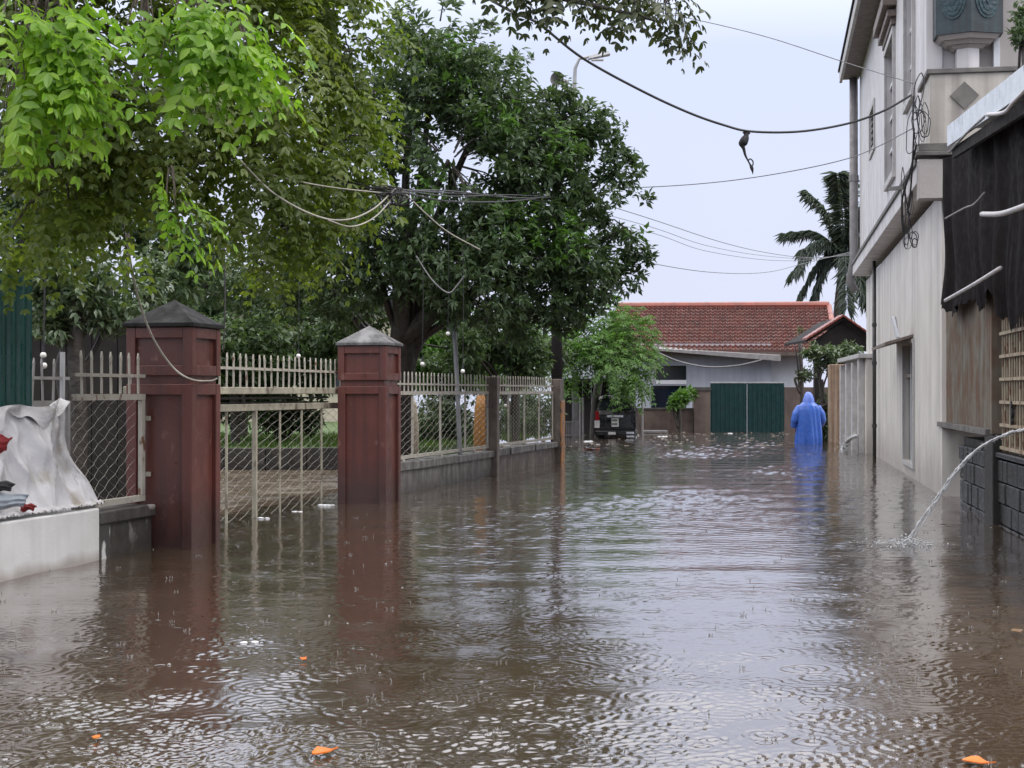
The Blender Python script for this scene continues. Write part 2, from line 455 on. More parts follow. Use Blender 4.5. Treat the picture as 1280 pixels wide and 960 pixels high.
M_['pipe_grey'] = surf('grey_downpipe', (0.24, 0.23, 0.235), (0.18, 0.17, 0.175), rough=0.5)
M_['cable'] = surf('black_cable', (0.018, 0.018, 0.022), (0.03, 0.03, 0.035), rough=0.5, bump=0)
M_['cable_grey'] = surf('grey_cable', (0.17, 0.17, 0.18), (0.12, 0.12, 0.13), rough=0.5, bump=0)
M_['cable_pale'] = surf('pale_cable', (0.45, 0.43, 0.38), (0.34, 0.32, 0.28), rough=0.5, bump=0)
M_['tile'] = surf('red_roof_tile', (0.215, 0.098, 0.085), (0.155, 0.08, 0.072), scale=2.2, rough=0.3, patch=(0.14, 0.09, 0.085), patch_scale=3, patch_lo=0.5, patch_hi=0.75, bump=0.1)
M_['tile_new'] = surf('bright_red_ridge', (0.27, 0.075, 0.052), (0.19, 0.06, 0.048), scale=3, rough=0.35)
M_['farwall'] = surf('blue_grey_render', (0.38, 0.41, 0.47), (0.32, 0.345, 0.40), scale=1.2, rough=0.6, streak=(0.24, 0.26, 0.30), streak_amt=0.5)
M_['farwhite'] = surf('far_white_render', (0.66, 0.68, 0.72), (0.58, 0.60, 0.63), scale=2, rough=0.6)
M_['brownwall'] = surf('brown_stained_yard_wall', (0.095, 0.066, 0.056), (0.055, 0.038, 0.034), scale=2.5, rough=0.65, streak=(0.15, 0.12, 0.10), streak_amt=0.5, streak_scale=4)
M_['glass'] = glass_dark('dark_window_glass')
M_['bluehole'] = glass_dark('dark_blue_interior', (0.008, 0.013, 0.024))
M_['rain_coat'] = surf('blue_raincoat_plastic', (0.05, 0.145, 0.56), (0.038, 0.115, 0.48), scale=6, rough=0.28, bump=0.15, bump_scale=25)
M_['hood'] = surf('lavender_blue_hood', (0.13, 0.22, 0.72), (0.10, 0.18, 0.60), scale=6, rough=0.3)
M_['skin'] = surf('skin', (0.36, 0.20, 0.14), (0.32, 0.18, 0.125), rough=0.5)
M_['carbody'] = surf('black_car_paint', (0.008, 0.008, 0.010), (0.011, 0.010, 0.012), rough=0.16, spec=0.6, bump=0)
M_['rubber'] = surf('tyre_rubber', (0.015, 0.015, 0.015), (0.02, 0.02, 0.02), rough=0.8)
M_['chrome'] = surf('dull_chrome', (0.72, 0.72, 0.74), (0.6, 0.6, 0.62), rough=0.25, metal=0.9, bump=0)
M_['lens_red'] = surf('red_lens', (0.30, 0.012, 0.02), (0.22, 0.01, 0.015), rough=0.15, bump=0)
M_['lens_white'] = surf('clear_lens', (0.62, 0.60, 0.60), (0.5, 0.48, 0.48), rough=0.15, bump=0)
M_['plate'] = surf('white_plate', (0.72, 0.72, 0.70), (0.64, 0.64, 0.62), rough=0.4, bump=0)
M_['bark'] = surf('dark_wet_bark', (0.035, 0.028, 0.023), (0.018, 0.015, 0.013), scale=12, rough=0.6, bump=0.8, bump_scale=20)
M_['bark2'] = surf('brown_bark', (0.07, 0.052, 0.04), (0.04, 0.03, 0.024), scale=10, rough=0.65, bump=0.8, bump_scale=20)
M_['metal_pole'] = surf('galvanised_pole', (0.36, 0.37, 0.39), (0.28, 0.29, 0.31), rough=0.45, bump=0)
M_['bulb'] = surf('white_globe', (0.72, 0.72, 0.70), (0.66, 0.66, 0.64), rough=0.25, bump=0)
M_['cream'] = surf('cream_render', (0.50, 0.45, 0.36), (0.42, 0.38, 0.30), scale=2, rough=0.6, streak=(0.3, 0.27, 0.22), streak_amt=0.4)
M_['darkroom'] = surf('dark_wood_and_shade', (0.016, 0.014, 0.014), (0.024, 0.021, 0.021), rough=0.8, spec=0.2)  # dark timber; also stands in for shade under the gable and indoors
M_['foam'] = surf('white_water_foam', (0.74, 0.75, 0.78), (0.62, 0.63, 0.66), rough=0.25, bump=0)
M_['leaf_orange'] = surf('fallen_orange_leaf', (0.62, 0.16, 0.015), (0.5, 0.11, 0.01), rough=0.45)
M_['leaf_brown'] = surf('fallen_brown_leaf', (0.16, 0.09, 0.04), (0.11, 0.06, 0.03), rough=0.5)
M_['grass'] = leaf_mat('lawn_blades', [(0.06, 0.12, 0.022), (0.09, 0.16, 0.03), (0.05, 0.095, 0.018)])
M_['lawnsoil'] = surf('lawn_soil', (0.06, 0.11, 0.025), (0.045, 0.08, 0.02), scale=12, rough=0.8)
M_['leaf_dark'] = leaf_mat('dark_glossy_leaf', [(0.045, 0.080, 0.042), (0.068, 0.114, 0.058), (0.092, 0.142, 0.068), (0.058, 0.102, 0.06)], rough=0.46, trans=0.34, spec=0.45)
M_['leaf_olive'] = leaf_mat('olive_leaflet', [(0.125, 0.185, 0.03), (0.19, 0.25, 0.04), (0.105, 0.16, 0.03), (0.25, 0.29, 0.046)], rough=0.42, trans=0.46)
M_['leaf_lime'] = leaf_mat('lime_new_growth', [(0.12, 0.26, 0.034), (0.18, 0.36, 0.04), (0.27, 0.44, 0.045), (0.10, 0.21, 0.032)], rough=0.42, trans=0.5)
M_['leaf_bright'] = leaf_mat('bright_feathery_leaf', [(0.05, 0.12, 0.025), (0.075, 0.165, 0.03), (0.10, 0.21, 0.04), (0.045, 0.10, 0.025)], rough=0.5, trans=0.35)
M_['leaf_grey'] = leaf_mat('grey_green_leaf', [(0.085, 0.13, 0.07), (0.12, 0.175, 0.095), (0.07, 0.11, 0.062)], rough=0.32, trans=0.25, spec=0.6)
M_['leaf_top'] = leaf_mat('brown_green_hanging_leaf', [(0.035, 0.055, 0.018), (0.055, 0.075, 0.02), (0.03, 0.045, 0.018)], rough=0.4, trans=0.3)
M_['palm'] = leaf_mat('hazed_palm_frond', [(0.075, 0.105, 0.09), (0.095, 0.125, 0.105), (0.065, 0.09, 0.08)], rough=0.5, trans=0.2)  # greyed and paled so the colour itself carries the rain haze
M_['jet'], _nt, _b = base_mat('falling_water', 0.12, 0.6)
_b.inputs['Base Color'].default_value = (0.88, 0.90, 0.92, 1)
if 'Transmission Weight' in _b.inputs: _b.inputs['Transmission Weight'].default_value = 0.35
_b.inputs['IOR'].default_value = 1.33

M_['litter'] = surf('pale_brown_litter_flecks', (0.36, 0.33, 0.30), (0.12, 0.09, 0.07), scale=1.5, rough=0.5, lo=.45, hi=.55)
M_['drop'], _nt, _b = base_mat('splashing_drop', 0.08, 0.6)
_b.inputs['Base Color'].default_value = (0.62, 0.60, 0.58, 1)
if 'Transmission Weight' in _b.inputs: _b.inputs['Transmission Weight'].default_value = 0.7
_b.inputs['IOR'].default_value = 1.33

# ------------------------------------------------------------------ reference frames
FL = Frame(-2.449, 11.63, 0.236, 1)       # left fence line, origin at the near pillar's street corner
HF = Frame(4.95, 17.5, 0.171, 1)          # right house, origin at its near street corner; t>0 is the street
SF = Frame(4.81, 16.4, 0.158, 1)          # shed, origin at its far street corner; s<0 comes towards the camera
FA, HA, SA = FL.ang, HF.ang, SF.ang

# ------------------------------------------------------------------ ground and flood water
mb = MB(); mb.add([(-900, -60, -0.55), (900, -60, -0.55), (900, 1800, -0.55), (-900, 1800, -0.55)], [(0, 1, 2, 3)])
struct('ground', mb, M_['mud'])
def flood_mesh():
    """rain-beaten surface as real relief where the street is, flat beyond"""
    r = np.random.default_rng(5)
    T0, D0, D1, NCOL = 0.43, 4.2, 48.0, 500
    nrow = int(math.log(D1 / D0) / 0.0026)
    dd = D0 * np.exp(np.linspace(0, math.log(D1 / D0), nrow))
    tt = np.linspace(-T0, T0, NCOL)
    Y = np.repeat(dd[:, None], NCOL, 1); X_ = Y * tt[None]
    def waves(n, lmin, lmax, slope, ysc=1.0):
        h = np.zeros_like(X_)
        for _ in range(n):
            lam = math.exp(r.uniform(math.log(lmin), math.log(lmax))); a = r.normal(PI / 2, .6)
            k = 2 * PI / lam
            h += slope / math.sqrt(n / 2) / k * np.sin(k * (X_ * math.cos(a) + Y * math.sin(a) * ysc) + r.uniform(0, 6.28))
        return h
    low = sum(np.sin(X_ * math.cos(a) * f + Y * math.sin(a) * f * .6 + p) for a, f, p in zip(r.uniform(0, 6.28, 7), r.uniform(.5, 2.6, 7), r.uniform(0, 6.28, 7)))
    patch = np.clip(.75 + .22 * low, .25, 1.5)
    calm = np.clip((X_ / Y + .42) / .28, .35, 1)          # sheltered under the trees on the left
    far = 1 + 5.0 * np.clip((Y - 11) / 14, 0, 1)            # choppier towards the spouts and the wading person
    H_ = waves(16, .5, 1.4, .010) + (waves(40, .05, .22, .026) + waves(34, .03, .07, .024)) * patch * calm * far * np.clip(.18 + (Y - 4.2) / 11, .18, 1)
    lx, ld = tt, dd
    for _ in range(2900):
        y = D0 * math.exp(r.random() ** 1.25 * math.log(26 / D0)); x = y * r.uniform(-T0, T0)
        Rr = r.uniform(.015, .16); lam = r.uniform(.027, .046) * (1 + y / 30); A = .0024 * (1 - Rr / .22) * r.uniform(.5, 1.2)
        ext = Rr + lam * 2
        i0, i1 = np.searchsorted(dd, [y - ext, y + ext]); j0, j1 = np.searchsorted(tt, [(x - ext) / y, (x + ext) / y])
        if i1 - i0 < 2 or j1 - j0 < 2: continue
        rr_ = np.hypot(X_[i0:i1, j0:j1] - x, Y[i0:i1, j0:j1] - y)
        H_[i0:i1, j0:j1] += A * np.cos(2 * PI * (rr_ - Rr) / lam) * np.exp(-((rr_ - Rr) / lam) ** 2)
    e1 = np.clip((T0 - np.abs(tt)) / .02, 0, 1)[None] * np.clip((dd - D0) / .1, 0, 1)[:, None] * np.clip((D1 - dd) / 3, 0, 1)[:, None]
    H_ *= e1
    V = np.stack([X_, Y, H_], -1).reshape(-1, 3)
    i, j = np.meshgrid(np.arange(nrow - 1), np.arange(NCOL - 1), indexing='ij')
    a = (i * NCOL + j).ravel(); Fq = np.stack([a, a + 1, a + NCOL + 1, a + NCOL], 1)
    B = 900.0; n0 = len(V); xe0, xe1 = T0 * D0, T0 * D1
    ex = np.array([[-xe0, D0, 0], [xe0, D0, 0], [-xe1, D1, 0], [xe1, D1, 0], [-B, D0, 0], [B, D0, 0], [-B, D1, 0], [B, D1, 0], [-B, -60, 0], [B, -60, 0], [-B, 1800, 0], [B, 1800, 0]], float)
    q = np.array([[4, 0, 2, 6], [1, 5, 7, 3], [8, 9, 5, 4], [6, 7, 11, 10]]) + n0
    V = np.concatenate([V, ex]); Fq = np.concatenate([Fq, q])
    me = bpy.data.meshes.new('water')
    me.vertices.add(len(V)); me.vertices.foreach_set('co', V.astype(np.float32).ravel())
    me.loops.add(Fq.size); me.loops.foreach_set('vertex_index', Fq.ravel().astype(np.int32))
    me.polygons.add(len(Fq)); me.polygons.foreach_set('loop_start', (np.arange(len(Fq)) * 4).astype(np.int32))
    me.polygons.foreach_set('use_smooth', np.ones(len(Fq), bool))
    me.update(calc_edges=True); me.materials.append(M_['water'])
    return me
link('water', flood_mesh())['kind'] = 'structure'
# raised lawn of the yard behind the gate
lawn = [(-30, 23.0), (-1.9, 23.0), (-1.2, 24), (-0.9, 27), (-0.5, 31), (-2, 46), (-30, 46)]
mb = MB(); mb.prism([(x, y, -0.5) for x, y in lawn], [(x, y, 0.34) for x, y in lawn])
struct('lawn', mb, M_['lawnsoil'])
pav = [(FL.pt(-3, 1.25, 0)), (FL.pt(9.6, 1.25, 0)), Vector((-1.6, 22.8, 0)), Vector((-16, 22.8, 0)), Vector((-9, 8.9, 0))]
mb = MB(); mb.prism([Vector((p.x, p.y, -.5)) for p in pav], [Vector((p.x, p.y, .03)) for p in pav])
struct('muddy_yard', mb, surf('wet_silt', (0.19, 0.148, 0.105), (0.135, 0.104, 0.075), scale=1.2, rough=0.22, patch=(0.10, 0.078, 0.058), patch_scale=1.2, patch_lo=0.52, patch_hi=0.7, bump=0.03, bump_scale=8))
kerb = thing('yard_kerb', 'dark low kerb along the lawn behind the mesh gate', 'kerb', (-6, 22.9, 0))
for i in range(18):
    x0 = -13 + i * 0.62
    MB().box(WORLD, x0, x0 + 0.61, 22.85, 22.985, -0.4, 0.36 + random.uniform(-.008, .008)).build('kerb_stone', M_['darkwall'], kerb, bevel=0.01)

# ------------------------------------------------------------------ brick red gate pillars
def pillar(s0, label, capmat):
    S, T = 0.53, 0.55
    base = FL.pt(s0 + S / 2, T / 2, 0)
    th = thing('gate_pillar', label, 'pillar', base, 'pillars of the yard gate')
    MB().box(FL, s0 + .035, s0 + S - .035, .035, T - .035, -.5, 1.255).build('shaft', M_['pillar'], th)
    fr = MB()
    def frame_rect(z0, z1, b, bb, bt):
        # raised border round a recessed panel, on all four faces, butted at the corners
        for (a0, a1, q0, q1) in ((s0, s0 + b, 0, b), (s0 + S - b, s0 + S, 0, b), (s0, s0 + b, T - b, T), (s0 + S - b, s0 + S, T - b, T)):
            fr.box(FL, a0, a1, q0, q1, z0, z1)
        for (z_a, z_b) in ((z0, z0 + bb), (z1 - bt, z1)):
            if z_b - z_a < 1e-3: continue
            fr.box(FL, s0 + b, s0 + S - b, 0.002, .034, z_a, z_b); fr.box(FL, s0 + b, s0 + S - b, T - .034, T - .002, z_a, z_b)
            fr.box(FL, s0 + .002, s0 + .034, b, T - b, z_a, z_b); fr.box(FL, s0 + S - .034, s0 + S - .002, b, T - b, z_a, z_b)
    frame_rect(-.5, 1.262, .085, .02, .085)
    fr.build('panel_border', M_['pillar'], th, bevel=.006)
    MB().box(FL, s0 + .03, s0 + S - .03, .03, T - .03, 1.256, 1.325).build('neck', M_['pillar'], th)
    fr = MB()
    frame_rect(1.326, 1.70, .075, .08, .085)
    hb = fr.build('head_block', M_['pillar'], th, bevel=.006)
    MB().box(FL, s0 + .032, s0 + S - .032, .032, T - .032, 1.327, 1.699).build('head_core', M_['pillar'], hb)
    e = .022
    MB().box(FL, s0 - e, s0 + S + e, -e, T + e, 1.701, 1.735).build('cap_slab', capmat, th, bevel=.006)
    b = [FL.pt(s, t, 1.736) for s, t in ((s0 - .012, -.012), (s0 + S + .012, -.012), (s0 + S + .012, T + .012), (s0 - .012, T + .012))]
    ap = FL.pt(s0 + S / 2, T / 2, 1.925)
    mbp = MB(); mbp.add(b + [ap], [(3, 2, 1, 0), (0, 1, 4), (1, 2, 4), (2, 3, 4), (3, 0, 4)])
    mbp.build('pyramid_cap', capmat, th)
    return th
S2 = (16.29 - 11.63) * 1.0275
pillar(0.0, 'oxblood red panelled gate pillar nearest the white tarpaulin, dark pyramid cap', M_['capdark'])
pillar(S2, 'oxblood red panelled gate pillar with pale grey pyramid cap, beside the long fence', M_['cap'])

# shared picket mesh: flat bar with a spear point
def picket_mesh(h, w=.02, d=.012, mat='iron'):
    m = MB()
    for (z0, z1, a, b) in ((0, h - .07, 1, 1), (h - .07, h - .04, 1, 1.35), (h - .04, h, 1.35, .12)):
        c = lambda z, k: [(-w / 2 * k, -d / 2, z), (w / 2 * k, -d / 2, z), (w / 2 * k, d / 2, z), (-w / 2 * k, d / 2, z)]
        m.prism(c(z0, a), c(z1, b))
    me = m.mesh('picket'); me.materials.append(M_[mat]); return me

def pickets(parent, me, s0, s1, t, z, step, name='picket'):
    n = int((s1 - s0) / step)
    for i in range(n + 1):
        s = s0 + (i + .5) * (s1 - s0) / (n + 1)
        piece(name, me, parent, FL.pt(s, t, z), (random.gauss(0, .015), random.gauss(0, .015), FA + random.gauss(0, .03)))

def chain_link(parent, s0, s1, t, z0, z1, cell=.14, r=.0026, name='wire_mesh', fr=None, ch=.085):
    m = MB(); FL = fr or globals()['FL']
    n = int((s1 - s0) / cell)
    k = max(2, int((z1 - z0) / ch))
    for i in range(n + 1):
        sa = s0 + i * (s1 - s0) / (n + 1); w = (s1 - s0) / (n + 1)
        pts = []
        for j in range(2 * k + 1):
            z = z1 - (z1 - z0) * j / (2 * k)
            ss = sa + (1.03 if (i + j) % 2 else -.03) * w + .008 * math.sin(sa * 9 + z * 7)
            tt = t + (.006 if (j % 2) else -.006) + .012 * math.sin(sa * 2.1 + z * 3)
            pts.append(FL.pt(ss, tt, z))
        m.tube(pts, r, 3, cap=False)
    o = m.build(name, M_['wire'], parent); stuff(o); return o

# railing beam with spikes over the gate
TB = .58
gs0, gs1 = .1, S2 + .35
rail = thing('spiked_railing', 'cream spiked railing on a beam spanning the two red pillars', 'railing', FL.pt(2.4, TB, 1.1))
MB().box(FL, gs0, gs1, TB, TB + .05, 1.18, 1.245).build('beam', M_['beam'], rail, bevel=.006)
MB().box(FL, gs0, gs1, TB + .008, TB + .02, 1.405, 1.43).build('rail', M_['iron'], rail)
pk = picket_mesh(.31)
pickets(rail, pk, gs0 + .03, gs1 - .02, TB + .03, 1.246, .152)
MB().box(FL, gs0 + 2.2, gs1, TB + .2, TB + .23, 1.085, 1.10).build('track_rail', M_['darkroom'], rail)
MB().box(FL, gs0 + 2.2, gs1, TB + .2, TB + .23, 1.13, 1.15).build('track_rail', M_['darkroom'], rail)

# mesh gate standing in the flood
TG = .68
gate = thing('mesh_gate', 'wire mesh gate with cream frame standing in brown water between red pillars', 'gate', FL.pt(2.6, TG, -.4))
g0, g1 = .75, S2 + .45
MB().box(FL, g0, g1, TG - .02, TG + .02, 1.02, 1.085).build('top_rail', M_['beam'], gate, bevel=.005)
MB().box(FL, g0, g1, TG - .02, TG + .02, -.42, -.36).build('bottom_rail', M_['beam'], gate)
for px, w in ((283, .02), (318.5, .04), (350, .016), (377, .016), (402, .016)):
    s = FL.s_at(px, TG)
    MB().box(FL, s - w / 2, s + w / 2, TG - w / 2, TG + w / 2, -.359, 1.019).build('upright', M_['beam'], gate)
chain_link(gate, g0, g1, TG + .03, -.05, 1.01, .14, .0032)

# fence with two panels beyond the second pillar
_ga, _gb = P(502, 490, H * F / 127), P(700, 490, H * F / 87.5)
FF = Frame(_ga.x, _ga.y, _gb.x - _ga.x, _gb.y - _ga.y)
fs0, fs1, fs2 = -.55, FF.s_at(618, 0), FF.s_at(698, 0)
fence = thing('spiked_fence', 'long spiked wire fence on a dark low wall, ending at the ochre post', 'fence', FF.pt((fs0 + fs2) / 2, .1, -.4))
pk2 = picket_mesh(.235)
_FLsave = FL
FL = FF; FA_ = FA; FA = FF.ang
for k, (a, b, wm) in enumerate(((fs0 + .02, fs1 - .075, 'fencewall'), (fs1 + .075, fs2 - .1, 'fencewall2'))):
    MB().box(FL, a, b, .02, .2, -.5, .26).build('base_wall', M_[wm], fence)
    n = 5
    for i in range(n):
        s0 = a + (b - a) * i / n; s1 = a + (b - a) * (i + 1) / n - .012
        MB().box(FL, s0, s1, -.02 + random.uniform(-.01, .01), .22, .265, .365 + random.uniform(-.012, .01)).build('coping_stone', M_['coping'], fence, bevel=.008)
    for z, hh in ((.395, .04), (1.165, .045)):
        MB().box(FL, a, b, .06, .09, z, z + hh).build('rail', M_['iron'], fence)
    MB().box(FL, a, b, .062, .072, 1.285, 1.308).build('rail', M_['iron'], fence)
    for i in range(5):
        s = a + .02 + (b - a - .04) * i / 4
        MB().box(FL, s - .012, s + .012, .064, .088, .436, 1.164).build('upright', M_['iron'], fence)
    for i in range(3):
        s = a + (b - a) * (i + .5) / 3
        MB().box(FL, s - .04, s + .04, .05, .11, .366, .394).build('bracket', M_['iron'], fence)
    pickets(fence, pk2, a + .03, b - .02, .08, 1.211, .155 if k == 0 else .15)
    chain_link(fence, a + .02, b - .02, .095, .436, 1.165, .14 if k == 0 else .10, .0034 if k == 0 else .002, ch=.085 if k == 0 else .06)
MB().box(FL, fs1 - .07, fs1 + .07, -.06, .12, -.5, 1.42).build('post', M_['post'], fence, bevel=.01)
MB().box(FL, fs2 - .09, fs2 + .20, -.05, .09, -.5, 1.42).build('post', M_['post'], fence, bevel=.01)
q = MB().box(FL, fs2 - .085, fs2 + .195, -.075, -.052, -.5, 1.05).build('painted_face', M_['ochre'], fence, bevel=.01)
q['label'] = 'ochre painted face of the last fence post'
FL = _FLsave; FA = FA_

# left panel, low dark wall, white wall
TL = .40
lp = thing('spiked_fence', 'short spiked fence panel between the white tarpaulin and the near red pillar', 'fence', FL.pt(-.8, TL, 0))
for (a, b) in ((-1.06, -.012),):
    MB().box(FL, a, b, TL - .02, TL + .02, 1.14, 1.185).build('rail', M_['iron'], lp)
    MB().box(FL, a, b, TL - .02, TL + .02, .365, .41).build('rail', M_['iron'], lp)
    MB().box(FL, a, b, TL - .02, TL - .008, 1.31, 1.335).build('rail', M_['iron'], lp)
    pickets(lp, pk, a + .04, b - .01, TL, 1.187, .15)
    chain_link(lp, a + .06, b - .04, TL + .045, .4, 1.14, .085, .002)
MB().box(FL, -.06, -.012, TL - .018, TL + .018, .411, 1.139).build('stile', M_['iron'], lp)
for z in (.55, .98):
    MB().box(FL, -.011, .02, TL - .05, TL - .02, z, z + .035).build('hinge', M_['iron'], lp)
rl2 = thing('spiked_railing', 'dark stub of spiked railing beside the green steel sheet', 'railing', FL.pt(-.9, 1.4, 1.0))
ra, rb = FL.s_at(36, 1.4), FL.s_at(88, 1.4)
MB().box(FL, ra, rb, 1.4, 1.43, 1.08, 1.13).build('rail', M_['pipe_grey'], rl2)
MB().box(FL, ra, rb, 1.405, 1.415, 1.30, 1.325).build('rail', M_['pipe_grey'], rl2)
MB().box(FL, rb - .04, rb, 1.40, 1.44, -.4, 1.08).build('post', M_['pipe_grey'], rl2)
pickets(rl2, picket_mesh(.34, mat='pipe_grey'), ra, rb, 1.42, 1.131, .16)
lw = thing('low_wall', 'blackened low wall under the short fence panel, beside the near red pillar', 'wall', FL.pt(-.5, .4, -.3))
MB().box(FL, -.70, -.012, .33, .55, -.5, .25).build('wall_body', M_['darkwall'], lw)
MB().box(FL, -.87, -.702, .31, .55, -.5, .25).build('peeling_end', M_['peel'], lw)
MB().box(FL, -.868, -.012, .29, .56, .252, .34).build('coping', M_['darkwall'], lw, bevel=.01)

ww = thing('white_wall', 'thick whitewashed low wall rising from the flood, tarpaulin draped on top', 'wall', FL.pt(-3, .5, -.3))
MB().box(FL, -5.5, -.872, .30, 1.0, -.5, .372).build('wall_body', M_['whitewall'], ww, bevel=.012)

# green corrugated sheet
gsx0, gsx1 = FL.s_at(-90, .72), FL.s_at(40, .72)
def corr(fr, s0, s1, t, z0, z1, pitch, amp, nz=1, tilt=0):
    m = MB(); n = max(8, int((s1 - s0) / pitch * 8))
    def fn(u, v):
        s = s0 + (s1 - s0) * u
        x = (s / pitch) % 1
        prof = min(1, max(0, (abs(x - .5) - .15) * 6))
        return fr.pt(s, t + amp * prof + tilt * v, z0 + (z1 - z0) * v)
    m.sheet(fn, n, nz); return m
o = corr(FL, gsx0, gsx1, .72, .40, 2.03, .125, .028).build('corrugated_sheet', M_['green'])
sm = o.modifiers.new('solid', 'SOLIDIFY'); sm.thickness = .003
tag(o, 'dark green corrugated steel sheet standing behind the white tarpaulin', 'metal sheet')
mb = MB(); pa = P(27, 520, 11.6); pb = P(27, 300, 11.6)
tag(mb.tube([pa, pb], .022, 8).build('support_post', M_['darkroom']), 'thin black post beside the top of the green steel sheet', 'post')
mb = MB(); mb.tube([P(78, 620, 12.5), P(78, 440, 12.5)], .022, 8)
tag(mb.build('metal_pole', M_['metal_pole']), 'short bluish grey pole behind the short fence panel', 'pole')

# white tarpaulin: ridge at the fence rail, falling forward onto the white wall
_cr = [(random.uniform(8, 60), random.uniform(-9, 9), random.uniform(0, 6.3)) for _ in range(16)]
_cr2 = [(random.uniform(-25, 25), random.uniform(10, 40), random.uniform(0, 6.3)) for _ in range(10)]
def crumple(u, v):
    a = sum((.35 - abs(math.sin((f * u + g * v) * .5 + p))) / (6 + f * .35) for f, g, p in _cr)
    return a + sum((.35 - abs(math.sin((f * u + g * v) * .5 + p))) / (26 + g * .7) for f, g, p in _cr2)
def tarp_fn(u, v):
    # u along the wall (0 far left .. 1 near the pillar), v from top to bottom
    s_top = -3.3 + u * (2.54 + .03 * math.sin(v * 11)); s_bot = -3.3 + u * 2.52
    z_top = 1.055 + .085 * min(1, max(0, (u - .55) / .35)) ** 1.3 - .03 * math.sin(u * 9) - .02 * math.sin(u * 23)
    z_bot = .39
    k = v
    s = s_top * (1 - k) + s_bot * k
    t_ = .66 * (1 - k) ** 1.0 + .335 * k
    z = z_top * (1 - k) + z_bot * k
    # hanging folds fan out from the ridge, with sharp crests
    cr_ = lambda x: 1 - 2 * abs(math.sin(x)) ** .7
    fold = cr_(u * 10.5 + v * 1.5) * .55 + cr_(u * 23 - v * 2.1 + 1.3) * .28 + math.sin(u * 9 + v * 5) * .3 + cr_(u * 34 + v * 3) * .16 + cr_(u * 58 - v * 4) * .08 + math.sin(v * 19 + u * 31) * .06
    amp = .105 * math.sin(PI * min(1, k * .86 + .10)) + .010
    t_ -= fold * amp * .85 + .05 * k * (1 - k) * 4 + crumple(u, v) * .010
    z += .014 * math.sin(u * 15 + 4 * v) * k * (1 - k) * 4
    if u > .93: t_ += (u - .93) * .9 * k * 0.3
    t_ -= .05 * k * (1 - k) * 4 * -.4
    return FL.pt(s, t_, z)
tp = thing('tarpaulin', 'dirty white tarpaulin draped from the fence over the white wall', 'tarpaulin', FL.pt(-1.8, .5, .372))
_tn, _tv = 220, 60
_tj = [[random.gauss(0, 1) for _ in range(_tn + 1)] for _ in range(_tv + 1)]
def tarp_crease(u, v):
    i_, j_ = int(round(u * _tn)), int(round(v * _tv))
    du = .1 / _tn * _tj[j_][(i_ * 7 + 3) % (_tn + 1)] * (0 < i_ < _tn); dv = .1 / _tv * _tj[(j_ * 5 + 1) % (_tv + 1)][i_] * (0 < j_ < _tv)
    p = tarp_fn(min(1, max(0, u + du)), min(1, max(0, v + dv)))
    p = p + FL.w * (-.0006 * _tj[j_][i_])
    if j_ >= _tv - 2:                                   # the loose hem lies crumpled on top of the wall
        p = p + FL.w * (-.02 * (j_ - _tv + 2)) + Vector((0, 0, .012 * abs(_tj[j_][i_]) * (j_ > _tv - 2)))
    return p
m = MB(); m.sheet(tarp_crease, _tn, _tv)
m.f = [t for q in m.f for t in ((q[0], q[1], q[2]), (q[0], q[2], q[3]))]
o = m.build('sheet', M_['tarp'], tp, smooth=True)
sd = o.modifiers.new('solid', 'SOLIDIFY'); sd.thickness = .002
def flap_fn(u, v):
    p = tarp_fn(.50 + .5 * u, 0)
    return p + FL.w * (-.03 - .04 * v - .02 * math.sin(u * 17 + v * 3)) + Vector((0, 0, .012 - v * (.10 + .05 * math.sin(u * 11) + .03 * math.sin(u * 29))))
m = MB(); m.sheet(flap_fn, 46, 5)
m.f = [t for q in m.f for t in ((q[0], q[1], q[2]), (q[0], q[2], q[3]))]
o = m.build('folded_edge', M_['tarp'], tp); sd = o.modifiers.new('solid', 'SOLIDIFY'); sd.thickness = .003
# clothes poking out at the left
def cloth(name, px, py, d, w, h, mat, label, seed):
    c = P(px, py, d); r_ = random.Random(seed)
    a, b, e_ = [r_.uniform(0, 6) for _ in range(3)]
    def fn(u, v):
        x = (u - .5) * w; z = (v - .5) * h
        k = math.sin(u * PI) * math.sin(v * PI)
        return c + Vector((x + .3 * z + .004 * math.sin(v * 7 + a), -.02 - .04 * k + .010 * abs(math.sin(u * 9 + v * 3 + b)) + .006 * math.sin(v * 17 + e_), z * (1 - .45 * u) + .006 * math.sin(u * 9 + e_)))
    m = MB(); m.sheet(fn, 20, 16)
    o = m.build(name, mat, smooth=True, origin=c)
    sd = o.modifiers.new('solid', 'SOLIDIFY'); sd.thickness = .01
    return tag(o, label, 'cloth')
cloth('red_cloth', 1, 556, 9.98, .11, .15, M_['red'], 'dark red cloth under the tarpaulin at the left edge', 1)
cloth('pale_garment', 8, 626, 9.70, .26, .13, M_['denim'], 'pale blue crumpled garment on the white wall', 2)
cloth('black_cloth', 3, 608, 9.68, .14, .09, M_['black'], 'black cloth on top of the pale blue garment', 3)
cloth('red_cloth', 36, 634, 9.95, .09, .06, M_['red'], 'bright red cloth scrap lying at the tarpaulin hem on the wall', 4)

